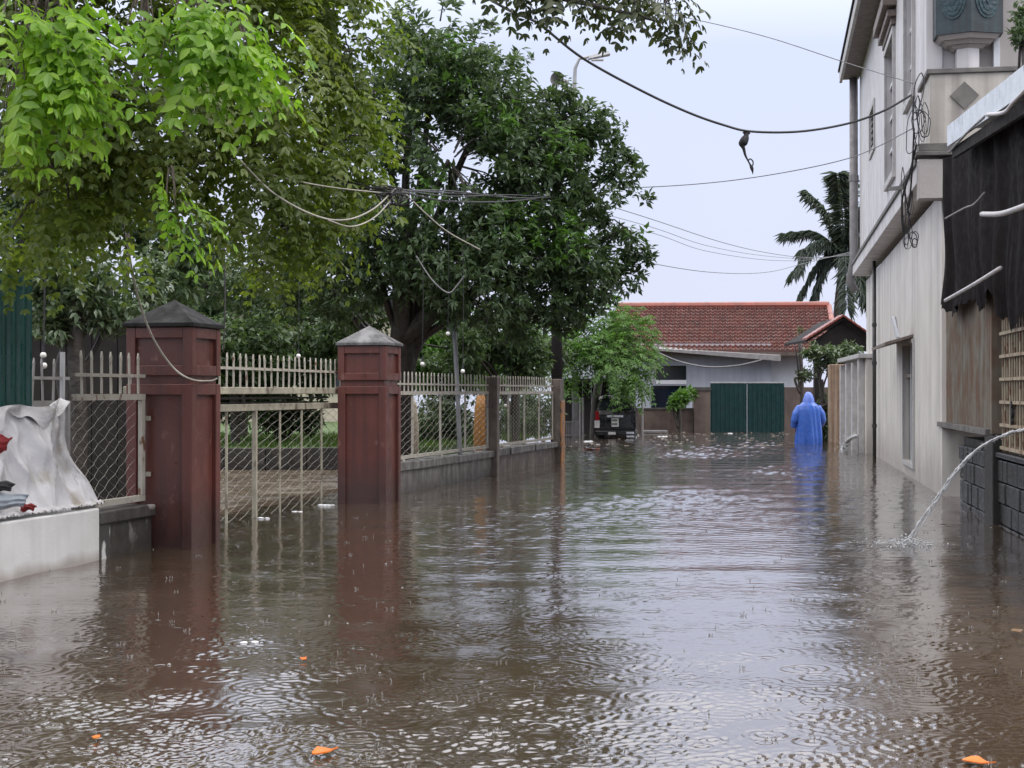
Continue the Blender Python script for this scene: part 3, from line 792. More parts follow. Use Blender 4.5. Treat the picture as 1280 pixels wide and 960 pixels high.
# ------------------------------------------------------------------ utility pole, thin pole, lamps in the yard
pole_d = 28.6
o = MB().tube([P(696, 590, pole_d), P(696, 230, pole_d)], [.12, .09], 12).build('utility_pole', M_['darkroom'], smooth=True)
tag(o, 'dark wet utility pole rising behind the end of the fence into the tree', 'pole')
ex = P(568, 470, 20.5)
po = thing('yard_pole', 'thin pale grey pole leaning behind the fence under the tree', 'pole', ex)
MB().tube([P(577, 615, 20.5), P(571, 470, 20.5), P(565, 364, 20.5)], .03, 8).build('shaft', M_['metal_pole'], po, smooth=True)
for i, (px, py, d, lb) in enumerate(((528, 455, 18.5, 'small white globe bulb hanging left of the thin grey pole'), (578.5, 464, 18.2, 'small white globe bulb just right of the thin grey pole'),
        (560, 417, 19.0, 'small white globe bulb high up beside the thin grey pole'), (373, 445, 17.5, 'white globe bulb hanging over the gate left of the pale capped pillar'),
        (54, 444, 12.6, 'upper of two small white globe bulbs beside the green sheet'), (55, 457, 12.6, 'lower of two small white globe bulbs beside the green sheet'),
        (632, 507, 23.5, 'white globe bulb seen through the second fence panel'))):
    c = P(px, py, d)
    b = thing('hanging_bulb', lb, 'bulb', c, 'globe bulbs strung through the yard')
    MB().sphere(c, .027, 10, 8).build('globe', M_['bulb'], b, smooth=True)
    MB().tube([c + Vector((0, 0, .025)), c + Vector((0, 0, .08))], .012, 8).build('socket', M_['cable'], b)
    MB().tube([c + Vector((0, 0, .08)), c + Vector((.01, 0, .8)), c + Vector((0, 0.02, 1.5))], .004, 4).build('wire', M_['cable'], b)

# street lamp behind the tree
d = 43.0
sl = thing('street_lamp', 'grey street lamp with curved arm rising above the dark tree', 'street lamp', P(717, 560, d))
MB().tube([P(719, 620, d), P(718, 110, d), P(719, 85, d), P(724, 73, d), P(738, 70, d)], [.10, .06, .05, .045, .04], 8).build('pole', M_['metal_pole'], sl, smooth=True)
a, b_ = P(735, 72, d), P(763, 66, d)
m = MB(); m.prism([a + Vector((0, -.1, -.05)), b_ + Vector((0, -.16, -.05)), b_ + Vector((0, .16, -.05)), a + Vector((0, .1, -.05))],
                  [a + Vector((.03, -.06, .06)), b_ + Vector((-.06, -.08, .06)), b_ + Vector((-.06, .08, .06)), a + Vector((.03, .06, .06))])
hd = m.build('lamp_head', M_['metal_pole'], sl, bevel=.015)
MB().box(Frame(a.x, a.y, 1, 0), .10, .44, -.09, .09, a.z - .075, a.z - .045).build('lens', M_['lens_white'], hd)
# loudspeaker horn on its bracket
c = P(700, 100, 42.6)
ls = thing('loudspeaker', 'grey horn loudspeaker at the top edge of the dark tree', 'loudspeaker', c)
MB().tube([c + Vector((.12, .2, 0)), c + Vector((.06, .08, 0)), c + Vector((-.02, -.06, 0)), c + Vector((-.09, -.2, 0))], [.06, .07, .12, .21], 14, cap=False).build('horn', M_['pipe_grey'], ls, smooth=True)
MB().tube([c + Vector((.12, .2, 0)), c + Vector((.2, .32, 0))], .08, 10).build('driver', M_['pipe_grey'], ls)
MB().bar(c + Vector((.10, .2, -.05)), P(718, 112, 42.95), .03).build('bracket', M_['pipe_grey'], ls)

# ------------------------------------------------------------------ right house
UP = .12                                   # upper storey stands this far out over the street
def wall_holes(fr, s0, s1, tf, tb, z0, z1, holes):
    """wall slab between tf (front) and tb (back) with rectangular openings (s0, s1, z0, z1), butted strips"""
    m = MB(); cuts = sorted({s0, s1, *[h[0] for h in holes], *[h[1] for h in holes]})
    for a, b in zip(cuts, cuts[1:]):
        zz = sorted([(h[2], h[3]) for h in holes if h[0] <= a + 1e-6 and h[1] >= b - 1e-6])
        z = z0
        for c, d_ in zz:
            if c > z: m.box(fr, a, b, tb, tf, z, c)
            z = d_
        if z < z1: m.box(fr, a, b, tb, tf, z, z1)
    return m
HS1 = HF.s_at(1083, 0)
house = thing('corner_house', 'two storey pale rendered house on the right with corner bay and long ledge', 'house', HF.pt(6, -2, -.3))
gw0, gw1 = HF.s_at(1143, 0), HF.s_at(1130.5, 0)
gz0, gz1 = HF.z_at(1136, 577), HF.z_at(1136, 431)
wall_holes(HF, 0, HS1, 0, -.25, -.5, 3.5, [(gw0, gw1, gz0, gz1)]).build('wall', M_['house'], house)
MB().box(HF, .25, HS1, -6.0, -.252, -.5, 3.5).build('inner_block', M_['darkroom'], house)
MB().box(HF, 0, .25, -6.0, -.252, -.5, 3.5).build('wall', M_['house'], house)
# upper storey openings from the photograph
def hole(pxl, pxr, pyt, pyb, t):
    pm = (pxl + pxr) / 2
    return (HF.s_at(pxr, t), HF.s_at(pxl, t), HF.z_at(pm, pyb, t), HF.z_at(pm, pyt, t))
hA = hole(1109.5, 1119.5, 56, 222, UP); hB = hole(1134, 1144, -70, 122, UP); hV = hole(1088.5, 1094, 137, 187, UP)
hA = (hA[0], hA[1], hA[2], hA[3])
US1 = HF.s_at(1075, UP)
wall_holes(HF, .35, US1, UP, -.2, 3.86, 8.6, [hA, hB, hV]).build('wall', M_['houseup'], house)
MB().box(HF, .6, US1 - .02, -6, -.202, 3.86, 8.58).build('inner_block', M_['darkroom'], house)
MB().box(HF, .33, .599, -6, -.203, 3.9, 9.6).build('wall', M_['housegrey'], house)
MB().box(HF, .30, .36, UP - .16, UP + .02, 4.9, 9.6).build('corner_strip', M_['houseup'], house)
for h, nb in ((hA, 2), (hB, 2)):
    s0, s1, z0, z1 = h
    fr = MB()
    b = .07
    fr.box(HF, s0 - b, s0, UP + .001, UP + .045, z0, z1); fr.box(HF, s1, s1 + b, UP + .001, UP + .045, z0, z1)
    fr.box(HF, s0 - b, s1 + b, UP + .001, UP + .055, z0 - .1, z0 - .001)
    fr.box(HF, s0 - b, s1 + b, UP + .001, UP + .05, z1 + .001, z1 + .1)
    wf = fr.build('window', M_['trim'], house)
    MB().box(HF, s0, s1, UP - .12, UP - .10, z0, z1).build('pane', M_['glass'], wf)
    for i in (1, 2, 3):
        zz = z0 + (z1 - z0) * i / 4 + (.0)
        MB().box(HF, s0, s1, UP - .098, UP - .04, zz - .03, zz + .03).build('muntin', M_['farwhite'], wf)
    sm_ = (s0 + s1) / 2
    MB().box(HF, sm_ - .025, sm_ + .025, UP - .099, UP - .042, z0, z1).build('mullion', M_['farwhite'], wf)
s0, s1, z0, z1 = hA
hm = MB()
for i, (zz, e_, o_) in enumerate(((z1 + .12, .06, .07), (z1 + .22, .14, .13), (z1 + .36, .22, .2))):
    hm.box(HF, s0 - .07 - e_, s1 + .07 + e_, UP + .002, UP + o_, zz, zz + (.095 if i < 2 else .17))
hm.build('window_hood', M_['brown_trim'], house, bevel=.008)
s0, s1, z0, z1 = hV
vf = MB(); b = .09
vf.box(HF, s0 - b, s0, UP + .001, UP + .03, z0 - b, z1 + b); vf.box(HF, s1, s1 + b, UP + .001, UP + .03, z0 - b, z1 + b)
vf.box(HF, s0, s1, UP + .001, UP + .03, z0 - b, z0); vf.box(HF, s0, s1, UP + .001, UP + .03, z1, z1 + b)
vv = vf.build('vent', M_['trim'], house)
MB().box(HF, s0, s1, -.19, -.15, z0, z1).build('backing', M_['bluehole'], vv)
for i in range(6):
    zz = z0 + (z1 - z0) * (i + .3) / 6
    m = MB(); m.prism([HF.pt(s0, UP - .01, zz), HF.pt(s1, UP - .01, zz), HF.pt(s1, UP - .12, zz + .07), HF.pt(s0, UP - .12, zz + .07)],
                      [HF.pt(s0, UP - .01, zz + .02), HF.pt(s1, UP - .01, zz + .02), HF.pt(s1, UP - .12, zz + .09), HF.pt(s0, UP - .12, zz + .09)])
    m.build('slat', M_['cornice'], vv)
# long ledge between the storeys
LT = .27
MB().box(HF, .0, US1 + .1, -.1, LT, 3.62, 3.858).build('ledge', M_['houseup'], house, bevel=.01)
MB().box(HF, .0, US1 + .12, LT + .001, LT + .03, 3.83, 3.885).build('ledge_drip', M_['cornice'], house)
MB().box(HF, -.26, -.002, -.26, LT + .01, 3.40, 3.845).build('beam_end', M_['housegrey'], house, bevel=.008)
MB().box(HF, -.30, .02, -.5, LT + .04, 3.886, 3.935).build('cornice', M_['cornice'], house, bevel=.008)
MB().box(HF, -.27, .02, -.5, LT + .01, 3.938, 4.03).build('cornice', M_['cornice'], house, bevel=.008)
# balcony: parapet with a diamond, street side with pierced screen
MB().box(HF, -.12, .03, -2.6, UP + .02, 4.032, 4.84).build('parapet', M_['parapet'], house)
MB().box(HF, .032, .95, UP - .1, UP + .02, 4.032, 4.84).build('parapet', M_['parapet'], house)
MB().box(HF, -.15, .06, -2.7, UP + .06, 4.842, 4.90).build('parapet_coping', M_['cornice'], house, bevel=.008)
MB().box(HF, .062, .98, UP - .12, UP + .06, 4.842, 4.90).build('parapet_coping', M_['cornice'], house, bevel=.008)
fr0 = HF.pt(-.12, 0, 0)
def front_t(px):
    """t on the house front (s=-.12) under photo column px"""
    k = (px - 640) / F; o_ = HF.o + HF.u * -.12
    return (k * o_.y - o_.x) / (HF.w.x - k * HF.w.y)
def front_z(px, py):
    p = HF.pt(-.12, front_t(px), 0); return H - (py - HY) / F * p.y
cx, cz = front_t(1206), front_z(1206, 119)
hw = (front_t(1188) - front_t(1224)) / 2
m = MB(); m.prism([HF.pt(-.121, cx - hw, cz), HF.pt(-.121, cx, cz - hw), HF.pt(-.121, cx + hw, cz), HF.pt(-.121, cx, cz + hw)],
                  [HF.pt(-.14, cx - hw, cz), HF.pt(-.14, cx, cz - hw), HF.pt(-.14, cx + hw, cz), HF.pt(-.14, cx, cz + hw)])
m.build('diamond_relief', M_['cornice'], house)
# corner bay on its corbel
bt = front_t(1214)
def ngon(rs, rt, z, so=.18):
    pts = [(-1, .0), (-.55, -1.0), (1.2, -1.0), (1.2, 1.0), (-.55, 1.0)]
    return [HF.pt(so + a * rs, bt + b * rt, z) for a, b in pts]
MB().prism(ngon(.12, .125, 4.902), ngon(.12, .125, 5.17)).build('bay_pedestal', M_['houseup'], house)
crb = MB()
for z0_, z1_, a, b in ((5.172, 5.21, .16, .20), (5.212, 5.255, .23, .28), (5.257, 5.31, .31, .345)):
    crb.prism(ngon(a - .04, b - .04, z0_), ngon(a, b, z1_))
crb.build('bay_corbel', M_['housegrey'], house)
bay = MB().prism(ngon(.33, .375, 5.312), ngon(.33, .375, 6.6)).build('corner_bay', M_['bay'], house)
for (a, b), nsd in ((((-1, 0), (-.55, 1)), 0), (((-1, 0), (-.55, -1)), 1)):
    p0 = HF.pt(.18 + a[0] * .33, bt + a[1] * .375, 0); p1 = HF.pt(.18 + b[0] * .33, bt + b[1] * .375, 0)
    mid = (p0 + p1) / 2; dirv = (p1 - p0).normalized(); nrm = dirv.cross(Vector((0, 0, 1)))
    if nrm.y > 0: nrm = -nrm
    for k_, (r, h_, th_) in enumerate(((.15, .34, .012), (.115, .29, .022), (.08, .22, .03), (.035, .12, .04))):
        ring = [mid + dirv * math.cos(2 * PI * i / 24) * r + Vector((0, 0, 5.72 + (h_ if math.sin(2 * PI * i / 24) > 0 else .22 * h_ / .3) * math.sin(2 * PI * i / 24))) for i in range(24)]
        MB().prism([p + nrm * .001 for p in ring], [p + nrm * th_ for p in ring]).build('relief_medallion', M_['medal'], bay)
MB().box(HF, .2, .328, front_t(1256), front_t(1248), 4.9, 7.0).build('white_pilaster', M_['farwhite'], house)
# eave
ez0 = HF.z_at(1056, 100, UP + .32)
# photo: eave runs higher towards the viewer only by perspective -> level eave
EV = HF.z_at(1074, 99, UP)
MB().box(HF, .3, US1 + .28, UP + .002, UP + .34, EV, EV + .10).build('eave_soffit', M_['soffit'], house)
MB().box(HF, .25, US1 + .32, UP + .342, UP + .40, EV - .06, EV + .16).build('gutter', M_['trim'], house, bevel=.01)
m = MB(); m.prism([HF.pt(.2, UP + .43, EV + .165), HF.pt(US1 + .35, UP + .43, EV + .165), HF.pt(US1 + .35, -3, EV + 1.2), HF.pt(.2, -3, EV + 1.2)],
                  [HF.pt(.2, UP + .43, EV + .22), HF.pt(US1 + .35, UP + .43, EV + .22), HF.pt(US1 + .35, -3, EV + 1.26), HF.pt(.2, -3, EV + 1.26)])
m.build('roof', M_['capdark'], house)
# ground floor window, awning, pipes
s0, s1, z0, z1 = gw0, gw1, gz0, gz1
fr = MB(); b = .06
fr.box(HF, s0 - b, s0, .001, .03, z0 - b, z1 + b); fr.box(HF, s1, s1 + b, .001, .03, z0 - b, z1 + b)
fr.box(HF, s0, s1, .001, .03, z0 - b, z0); fr.box(HF, s0, s1, .001, .03, z1, z1 + b)
wf = fr.build('window', M_['trim'], house)
MB().box(HF, s0, s1, -.07, -.06, z0, z1).build('pane', M_['glass'], wf)
sm_ = (s0 + s1) / 2
MB().box(HF, sm_ - .03, sm_ + .03, -.059, -.02, z0, z1).build('mullion', M_['farwhite'], wf)
MB().box(HF, s0, s1, -.059, -.021, z0 + (z1 - z0) * .72, z0 + (z1 - z0) * .75).build('muntin', M_['brown_trim'], wf)
a0, a1 = HF.s_at(1142, .0), HF.s_at(1092, .35)
za = HF.z_at(1136, 418, .1)
m = MB(); m.prism([HF.pt(a0, .001, za - .02), HF.pt(a1, .001, za - .02), HF.pt(a1, .38, za - .13), HF.pt(a0, .38, za - .13)],
                  [HF.pt(a0, .001, za + .02), HF.pt(a1, .001, za + .02), HF.pt(a1, .38, za - .09), HF.pt(a0, .38, za - .09)])
m.build('awning', M_['brown_trim'], house)
# torn white sheet on the awning
pw = HF.pt(a0 + .3, .18, za - .02)
m = MB(); m.sheet(lambda u, v: pw + HF.u * (u - .5) * .55 * (1 - .75 * v) + Vector((0, 0, .30 * v)) + HF.w * (.04 * math.sin(u * 5) + .06 * v), 6, 5)
o = m.build('plastic_scrap', M_['farwhite'], origin=pw); sd = o.modifiers.new('s', 'SOLIDIFY'); sd.thickness = .006
tag(o, 'torn white plastic scrap standing on the window awning of the house', 'plastic scrap')
pd = HF.s_at(1093, .08)
dp = thing('downpipe', 'thin dark downpipe on the ground floor wall of the right house', 'pipe', HF.pt(pd, .08, -.4))
MB().tube([HF.pt(pd, .08, -.4), HF.pt(pd, .08, 3.6)], .035, 8).build('pipe', M_['pipe_dark'], dp, smooth=True)
for z in (.55, 1.7, 2.4):
    MB().tube([HF.pt(pd, .08, z), HF.pt(pd, .08, z + .06)], .046, 8).build('collar', M_['pipe_dark'], dp)
dp2s = US1 + .02
dp2 = thing('downpipe', 'fat grey downpipe at the far upper corner of the right house, under the eave', 'pipe', HF.pt(dp2s, UP + .2, 3.9))
MB().tube([HF.pt(dp2s, UP + .12, EV - .02), HF.pt(dp2s, UP + .12, 3.95), HF.pt(dp2s + .05, UP + .2, 3.5), HF.pt(dp2s + .05, .2, 3.3)], .09, 10).build('pipe', M_['pipe_grey'], dp2, smooth=True)
MB().tube([HF.pt(dp2s, UP + .12, 5.6), HF.pt(dp2s, UP + .12, 5.72)], .105, 10).build('collar', M_['pipe_grey'], dp2)
# neighbouring dark wall and potted sprig at the right edge
nbx = thing('neighbour_building', 'slate blue grey building behind the balcony at the right edge', 'building', (8.5, 22, -.4))
MB().box(WORLD, 7.0, 14, 21, 26, -.5, 12).build('wall', surf('slate_render', (0.10, 0.115, 0.14), (0.085, 0.10, 0.125), scale=1, rough=0.6), nbx)

# cable coils on the house
def coil(px, py, d, w, h, n, label, seed, mat='cable', r=.008):
    r_ = random.Random(seed); c = P(px, py, d)
    m = MB()
    for i in range(n):
        cx_, cz_ = r_.gauss(0, w * .22), r_.gauss(0, h * .18)
        rx, rz = w * r_.uniform(.12, .34), h * r_.uniform(.2, .42)
        ph = r_.uniform(0, 6); tl = r_.uniform(-.4, .4); yy = r_.uniform(-.05, .05)
        pts = []
        for k in range(19):
            a = 2 * PI * k / 18 + ph
            x = cx_ + rx * math.cos(a) * (1 + .2 * math.sin(3 * a)); z = cz_ + rz * math.sin(a)
            pts.append(c + Vector((x + z * tl * .4, yy + .02 * math.sin(a * 2), z)))
        m.tube(pts, r * r_.uniform(.7, 1.2), 5, cap=False)
    o = m.build('cable_coil', M_[mat], origin=c); tag(o, label, 'cable'); return o
coil(1148, 148, 17.2, .22, .66, 9, 'tangle of black cable loops hung beside the balcony corner', 5, r=.0055)
coil(1134, 258, 18.3, .14, .80, 6, 'loose black cable coil hanging below the house ledge', 6, r=.005)
coil(1138, 300, 18.2, .20, .24, 5, 'lowest small nest of black cable loops on the house wall', 8, r=.005)
m = MB(); m.tube(pxline([(1146, 180, 17.2), (1138, 215, 17.6), (1128, 250, 18), (1130, 290, 18.2)]), .012, 6)
m.tube(pxline([(1143, 160, 17.2), (1140, 220, 17.5), (1136, 260, 18)]), .010, 6)
tag(m.build('dropping_cable', M_['cable']), 'pair of black cables dropping down the house wall past the ledge', 'cable')
m = MB(); m.bar(HF.pt(HF.s_at(1126, .3), .27, 3.95), HF.pt(HF.s_at(1126, .3) - .1, .75, 4.0), .05)
a_, b_2 = P(1113, 236, 18.6), P(1131, 234, 18.2)
m = MB(); m.bar(a_, b_2, .045)
tag(m.build('cable_bracket', M_['cornice']), 'short black cable bracket sticking out over the house ledge', 'bracket')

# ------------------------------------------------------------------ shed with black netting on the right
shed = thing('shed', 'shed with black shade net, rusted sheet and black stone base at the right edge', 'shed', SF.pt(-3, -1.5, -.4))
sA, sB, sC = SF.s_at(1181, 0), SF.s_at(1238, 0), SF.s_at(1247, 0)
ZL = .80
SFAR = SF.s_at(1199, 0)
# mortar core then individual stones
MB().box(SF, -7.5, SFAR, -.35, -.045, -.5, .72).build('stone_core', M_['mortar'], shed)
def stones(sa, sb, ztop):
    z = -.18
    row = 0
    while z < ztop - .05:
        hh = min(random.uniform(.17, .23), ztop - z)
        if ztop - z - hh < .08: hh = ztop - z
        s = sa + (0 if row % 2 else -random.uniform(0, .1)); s = sa
        while s < sb - .03:
            w = min(random.uniform(.17, .36), sb - s)
            if sb - s - w < .08: w = sb - s
            j = random.uniform(-.012, .014)
            MB().box(SF, s + .006, s + w - .006, -.044, j * .8, z + .006, z + hh - .006).build('stone', M_['stone'], shed, bevel=.012)
            s += w
        z += hh; row += 1
stones(sB + .03, SFAR - .02, .64)
stones(-5.2, sC - .03, .60)
MB().box(SF, sC - .03, sB + .03, -.12, .05, -.5, .80).build('stone_pillar', M_['mortar'], shed, bevel=.01)
MB().box(SF, sC - 3, sC - .031, -.09, .03, .615, .66).build('coping', M_['stone'], shed, bevel=.01)
MB().box(SF, sB - .1, sA + .25, -.10, .06, ZL + .0, ZL + .055).build('base_rail', M_['cornice'], shed)
o = corr(SF, sB - .12, sA + .25, -.03, ZL + .057, 2.55, .09, .014, 6).build('rusted_sheet', M_['rust'], shed)
sd = o.modifiers.new('s', 'SOLIDIFY'); sd.thickness = .003
MB().box(SF, sB - .19, sB - .125, -.10, .02, .81, 2.6).build('timber_post', M_['rust'], shed, bevel=.006)
# window grille
g_hi, g_lo = sC - .01, SF.s_at(1330, 0)
zb, zt = .665, 1.98
s = g_hi - .03; i = 0
while s > g_lo:
    w = .045 if i % 4 == 3 else .026
    MB().box(SF, s - w, s, -.043, -.031, zb, zt).build('grille_bar', M_['grille'], shed)
    s -= .125 if i % 4 != 3 else .14
    i += 1
for k in range(7):
    z = zb + .02 + k * .205
    MB().box(SF, g_lo, g_hi, -.029, -.012, z, z + .028).build('grille_rail', M_['grille'], shed)
m = MB(); c = SF.pt(SF.s_at(1263, 0), -.01, 1.02)
m.disc(c, SF.w, .05, .02, 8); m.disc(c + Vector((0, 0, .07)), SF.w, .035, .018, 8); m.disc(c + Vector((0, 0, -.07)), SF.w, .035, .018, 8)
m.build('grille_ornament', M_['pipe_dark'], shed)
MB().box(SF, -7.5, sC - .02, -.60, -.5, .5, 3.3).build('back_panel', M_['darkroom'], shed)
MB().box(SF, sC, sA + .3, -.60, -.5, .5, 3.3).build('back_panel', M_['darkroom'], shed)
# net
n_hi = SF.s_at(1181, .1)
rr = random.Random(4)
rag = [rr.uniform(-.5, .5) for _ in range(400)]
def lower_edge(s):
    px = 640 + F * SF.pt(s, .1, 0).x / SF.pt(s, .1, 0).y
    pts = [(1150, 372), (1183, 380), (1190, 396), (1200, 382), (1212, 372), (1226, 388), (1236, 362), (1246, 392), (1258, 398), (1266, 400), (1272, 414), (1280, 392), (1300, 410), (1400, 420)]
    for (x0, y0), (x1, y1) in zip(pts, pts[1:]):
        if x0 <= px <= x1:
            y = y0 + (y1 - y0) * (px - x0) / (x1 - x0); break
    else: y = 410
    return H - (y - HY) / F * SF.pt(s, .1, 0).y
# roof: white sheet fascia over it
rp0, rp1 = SF.s_at(1184, .28), -7.5
def roof_z(s): return 4.03 + (s - rp0) * .012
m = MB()
for k in range(2):
    pass
zf0, zf1 = SF.z_at(1187, 160, .28), SF.z_at(1279, 88, .28)
s_a, s_b = SF.s_at(1187, .28), SF.s_at(1279, .28)
def fz(s): return zf0 + (zf1 - zf0) * (s - s_a) / (s_b - s_a)
def net_fn(u, v):
    s = n_hi + u * (-7.5 - n_hi)
    zl = lower_edge(s) + .06 * rag[int(u * 380)] * .8
    zt_ = fz(s) - .16
    z = zt_ + (zl - zt_) * v
    t = .10 + .03 * math.sin(s * 5.2 + v * 1.1 + 1.4 * math.sin(s * 1.7)) + .020 * math.sin(s * 13 + v * 2 + 2 * math.sin(s * 3.1)) * (.3 + v) + .05 * math.sin(v * 7 + s) * v * .6
    return SF.pt(s, t, z)
MB().sheet(net_fn, 380, 30).build('shade_net', M_['net'], shed, smooth=True)
def strip(t0, t1, zo0, zo1, sa, sb, dz_back=0):
    b4 = [SF.pt(sa, t0, fz(sa) + zo0), SF.pt(sb, t0, fz(sb) + zo0), SF.pt(sb, t1, fz(sb) + zo0 + dz_back), SF.pt(sa, t1, fz(sa) + zo0 + dz_back)]
    t4 = [SF.pt(sa, t0, fz(sa) + zo1), SF.pt(sb, t0, fz(sb) + zo1), SF.pt(sb, t1, fz(sb) + zo1 + dz_back), SF.pt(sa, t1, fz(sa) + zo1 + dz_back)]
    return MB().prism(b4, t4)
strip(.28, .30, -.18, .02, -7.5, s_a).build('fascia', M_['roofwhite'], shed)
strip(.279, -3.0, -.02, .015, -7.5, s_a, .15).build('roof_sheet', M_['roofwhite'], shed)
strip(.22, .26, -.30, -.20, -7.5, s_a - .05).build('purlin', M_['darkroom'], shed)
# poles and pipes across the net
def PS(px, py, t):
    d = SF.d_at(px, t); return P(px, py, d)
for lst, r, mt, nm, lb in (
    ([(1228, 267.5, .30), (1252, 267, .34), (1285, 256, .36)], .022, 'pvc', 'plastic_pipe', 'white plastic pipe sticking out of the black net'),
    ([(1182, 375.5, .27), (1215, 357, .28), (1251, 335, .28)], .018, 'pvc', 'batten', 'pale straight batten across the lower edge of the black net'),
    ([(1182, 273, .27), (1206, 260, .28), (1218, 255, .28), (1231, 241, .28)], .009, 'pipe_grey', 'branch_pole', 'thin grey crooked pole lying across the upper black net'),
    ([(1187, 190, .27), (1210, 165, .30), (1232, 145, .30)], .011, 'pipe_grey', 'conduit', 'grey conduit running under the white roof edge of the shed'),
    ([(1234, 143, .31), (1256, 140, .32), (1268, 127, .32), (1285, 110, .32)], .016, 'pvc', 'conduit', 'bent white pipe hanging under the shed roof at the right edge')):
    o = MB().tube(spline([PS(*q) for q in lst], 5), r, 8).build(nm, M_[mt], smooth=True); tag(o, lb, 'pipe' if 'pipe' in lb or 'conduit' in lb else 'pole')

# ------------------------------------------------------------------ water jets
def jet(lst, r0, r1, label, seed):
    pts = pxline(lst, 14); r_ = random.Random(seed)
    th = thing('water_jet', label, 'water jet', pts[-1])
    n = len(pts)
    for k in range(5):
        off = [Vector((r_.gauss(0, 1), r_.gauss(0, 1), r_.gauss(0, 1))) * .4 for _ in range(6)]
        q = []
        rad = []
        for i, p in enumerate(pts):
            f = i / (n - 1)
            a = f * 17 + k * 1.6
            w = r0 * (.5 + 1.3 * f * f)
            q.append(p + Vector((math.cos(a) * w, math.sin(a * 1.3) * w, math.sin(a) * w * .8)) + Vector((r_.gauss(0, .002), 0, r_.gauss(0, .002))))
            rad.append((r0 * (1 - f) + r1 * f) * r_.uniform(.35, 1.3) * (1 if f < .6 else r_.uniform(.5, 1.1)))
        MB().tube(q, rad, 6).build('strand', M_['jet'], th, smooth=True)
    m = MB()
    for _ in range(int(9000 * r0)):
        f = r_.uniform(.25, 1) ; p = pts[int(f * (n - 1))]; w = r0 * (1 + 3.5 * f * f)
        m.sphere(p + Vector((r_.gauss(0, w), r_.gauss(0, w), r_.gauss(0, w))), r_.uniform(.12, .34) * r0, 5, 4, (1, 1, 1.6))
    stuff(m.build('droplets', M_['jet'], th, smooth=True))
    return th
jet([(1300, 536, 11.7), (1275, 538, 11.75), (1250, 546, 11.8), (1222, 562, 11.85), (1198, 586, 11.9), (1178, 613, 11.95), (1158, 643, 12.0), (1133, 681, 12.05)], .010, .006, 'white jet of drained water arcing from the shed into the street', 1)
jet([(1079, 543, 30.4), (1071, 545, 30.5), (1064, 548, 30.7), (1058, 554, 31), (1054, 563.5, 31.1)], .028, .024, 'short white water spout falling beside the grey panel wall far off', 2)

# ------------------------------------------------------------------ grey panel wall and ochre pier beyond the house
pw_a, pw_b = P(1081, 490, 30.0), P(1056, 490, 34.4)
PWF = Frame(pw_a.x, pw_a.y, pw_b.x - pw_a.x, pw_b.y - pw_a.y)
L = (Vector((pw_b.x, pw_b.y, 0)) - Vector((pw_a.x, pw_a.y, 0))).length
pwt = thing('panel_wall', 'pale grey panelled boundary wall with buttresses beyond the right house', 'wall', PWF.pt(L / 2, 0, -.4))
MB().box(PWF, -.3, L, -.25, 0, -.5, 1.86).build('wall_body', M_['house'], pwt)
for i in range(4):
    s = .15 + i * (L - .3) / 3
    MB().box(PWF, s - .13, s + .13, .001, .12, -.5, 1.80 if i else 1.9).build('buttress', M_['trim'], pwt, bevel=.01)
MB().box(PWF, -.35, L + .05, -.3, .16, 1.862, 1.95).build('coping', M_['trim'], pwt, bevel=.01)
MB().box(PWF, .02, .28, .121, .13, -.5, .35).build('dark_stain_block', M_['pipe_grey'], pwt)
pr = P(1047, 490, 36.2)
o = MB().box(Frame(pr.x, pr.y, 1, -.1), -.17, .17, 0, .6, -.5, 1.86).build('ochre_pier', surf('ochre_stained_pier', (0.29, 0.19, 0.12), (0.20, 0.13, 0.085), rough=0.6, streak=(0.55, 0.45, 0.35), streak_amt=0.6), bevel=.02)
tag(o, 'brown ochre stained pier at the far end of the panel wall, behind the raincoat', 'pier')

# gable roofed shelter over the lane
gd = 38.0
ga = thing('gate_shelter', 'small gable roofed gate shelter with red tile edge behind the panel wall', 'shelter', P(1055, 500, gd))
apx, lft, rgt = P(1054, 399, gd), P(1008, 428, gd), P(1104, 434, gd)
for a, b_3 in ((lft, apx), (apx, rgt)):
    m = MB(); dz = Vector((0, 0, .06)); bk = Vector((0, 3.0, 0))
    m.prism([a, b_3, b_3 + bk, a + bk], [a + dz, b_3 + dz, b_3 + bk + dz, a + bk + dz]).build('roof_slab', M_['darkroom'], ga)
    n = 9
    for i in range(n):
        for j in range(2):
            p0 = a.lerp(b_3, i / n); p1 = a.lerp(b_3, (i + .92) / n)
            y0 = -.06 + j * .32
            up = Vector((0, 0, .065)); 
            q_ = [p0 + up + Vector((0, y0, 0)), p1 + up + Vector((0, y0, .012)), p1 + up + Vector((0, y0 + .31, .012)), p0 + up + Vector((0, y0 + .31, 0))]
            MB().prism(q_, [v + Vector((0, 0, .05)) for v in q_]).build('tile', M_['tile_new'], ga)
m = MB(); m.prism([lft + Vector((.15, .1, 0)), rgt + Vector((-.1, .1, 0)), apx + Vector((0, .1, -.05))], [lft + Vector((.15, .25, 0)), rgt + Vector((-.1, .25, 0)), apx + Vector((0, .25, -.05))])
m.build('gable_shade_board', M_['darkroom'], ga)  # near-black filler face stands in for the shade under the gable
MB().bar(lft + Vector((.15, .1, -.06)), rgt + Vector((0, .1, -.06)), .14).build('tie_beam', M_['darkroom'], ga)
MB().box(WORLD, lft.x + .25, lft.x + .42, gd + .2, gd + .4, -.5, lft.z).build('support_post', M_['darkroom'], ga)
MB().box(WORLD, rgt.x - .3, rgt.x - .1, gd + .2, gd + .4, -.5, lft.z).build('support_post', M_['darkroom'], ga)

